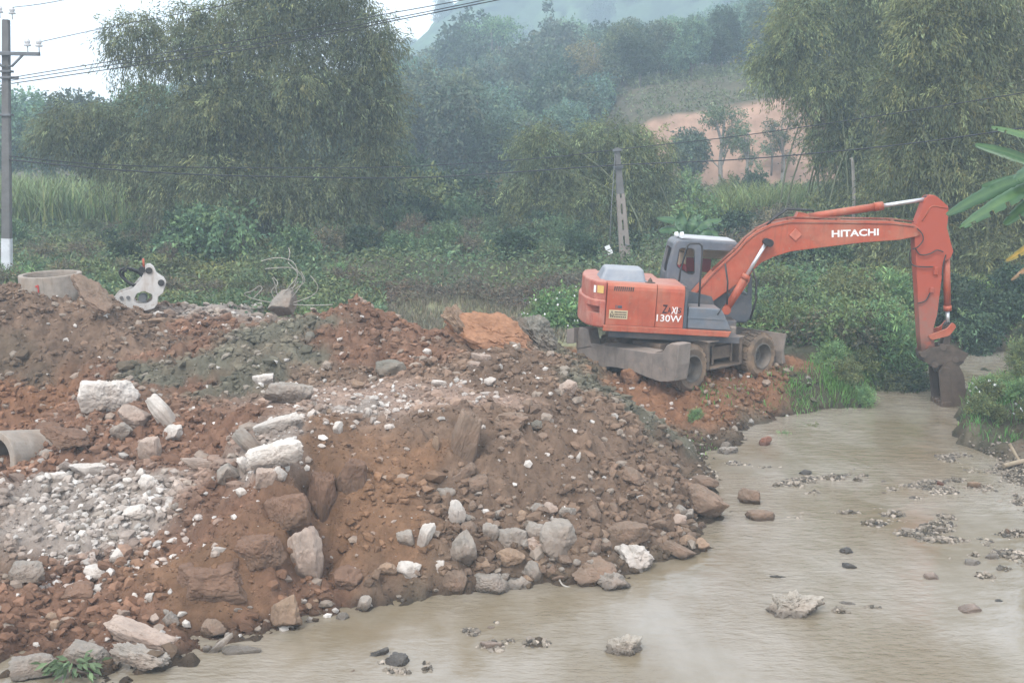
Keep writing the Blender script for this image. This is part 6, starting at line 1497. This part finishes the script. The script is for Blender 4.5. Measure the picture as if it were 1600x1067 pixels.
for i, (pts, w, col, nr) in enumerate([([(1648, 272, 22), (1600, 278, 21.8), (1540, 302, 21.5), (1479, 336, 21.3)], .145, G1, (-.2, -.75, .6)), ([(1648, 290, 22), (1610, 292, 21.4), (1560, 318, 21), (1500, 356, 20.8)], .15, G2, (-.2, -.75, .6)), ([(1648, 262, 22), (1610, 250, 22.2), (1570, 236, 22.4), (1524, 226, 22.6)], .16, G2, (.15, -.7, .7)), ([(1650, 240, 22), (1610, 215, 22.1), (1580, 205, 22.2), (1549, 199, 22.3)], .12, (.11, .2, .08), (.3, -.5, .8)), ([(1650, 300, 22), (1620, 310, 21.6), (1595, 328, 21.4), (1569, 351, 21.2)], .13, G2, (-.2, -.75, .6)), ([(1648, 280, 22), (1610, 277, 22.8), (1575, 280, 23.2), (1534, 291, 23.5)], .17, G1, (-.1, -.6, .8)), ([(1655, 250, 22), (1630, 255, 21.5), (1605, 270, 21.2), (1588, 282, 21)], .17, G1, (0, -.5, .85)),
                                 ([(1655, 330, 22), (1625, 370, 21.9), (1600, 390, 21.8), (1572, 408, 21.7)], .09, (.42, .30, .06), (-.2, -.6, .7)), ([(1655, 340, 22), (1630, 400, 21.9), (1605, 418, 21.8), (1580, 438, 21.8)], .06, (.30, .19, .10), (-.2, -.6, .7)), ([(1650, 260, 22), (1720, 220, 22), (1790, 240, 22), (1840, 300, 22)], .24, G1, (0, -.4, .9)), ([(1650, 260, 22), (1700, 190, 23), (1740, 170, 24), (1790, 200, 25)], .24, G2, (0, -.4, .9))]):
    banana_leaf(ba, [lb_(*p_) for p_ in pts], w, col, i, nr)
yb = 44.0; b_ = at(1076, 372, yb); bg_ = gnd(b_[0], yb); bb2 = empty('banana_plant', (b_[0], yb, bg_)); tag(bb2, 'small banana plant with spreading leaves behind the cab roof', 'banana plant')
q0 = Vector((b_[0], yb, bg_))
MB().tube([(0, 0, -.1), (0, 0, b_[2] - bg_)], [.12, .07], 10).build('stem', mat('banana_stem_far', (.13, .15, .07), rough=.6), bb2)
for i, pts in enumerate([[(1076, 372), (1068, 356), (1055, 345), (1026, 341)], [(1076, 372), (1068, 352), (1064, 340), (1062, 328)], [(1077, 372), (1086, 358), (1105, 348), (1128, 344)], [(1076, 372), (1060, 362), (1045, 358), (1030, 362)], [(1077, 372), (1082, 352), (1088, 342), (1096, 338)], [(1077, 372), (1098, 362), (1112, 362), (1122, 372)]]):
    banana_leaf(bb2, [Vector(at(a, c_, yb - .2 * (k % 2))) - q0 for k, (a, c_) in enumerate(pts)], .20, G2, 40 + i, (0, -.7, .7))
# leafy sprig at the near water edge
sp0 = hit(120, 1052); sg = empty('leafy_sprig', tuple(sp0)); tag(sg, 'fresh green leafy sprig lying on the rocks in the bottom corner', 'sprig')
rs = np.random.RandomState(8); n = 90; a = rs.uniform(0, 6.28, n); r_ = rs.uniform(.02, .3, n); P = np.stack([np.cos(a) * r_ * 1.15, np.sin(a) * r_ * .5 - .12, .08 + rs.uniform(0, .16, n) * (1 - r_)], -1)
D = unit(np.stack([np.cos(a), np.sin(a) * .7 - .3, rs.uniform(-.5, .5, n)], -1)); V, F, Cc = leaf_quads(P, D, .15 * rs.uniform(.7, 1.2, n), .055, np.repeat(np.exp(rs.normal(size=(n, 1)) * .25), 3, 1), rs, .2)
link('leaves', np_mesh('leaves', V, F, False, Cc), leafmat('sprig_leaves', (.13, .20, .10)), sg)
MB().tube([(-.3, -.1, .06), (0, -.12, .1), (.3, -.14, .04)], .012, 6).build('twig', M_bark, sg)
# ------------------------------------------------------------------ the air of a misty day
hzb = MB().box((-235, -30, -6), (235, 480, 78)).mesh('haze')
m, t, o = nt('haze_air'); pv = t.nodes.new('ShaderNodeVolumePrincipled')
pv.inputs['Color'].default_value = (.70, .87, 1.0, 1); pv.inputs['Density'].default_value = HAZE_DENSITY; pv.inputs['Anisotropy'].default_value = .0
t.links.new(pv.outputs[0], o.inputs['Volume'])
tag(link('haze', hzb, m), kind='stuff')
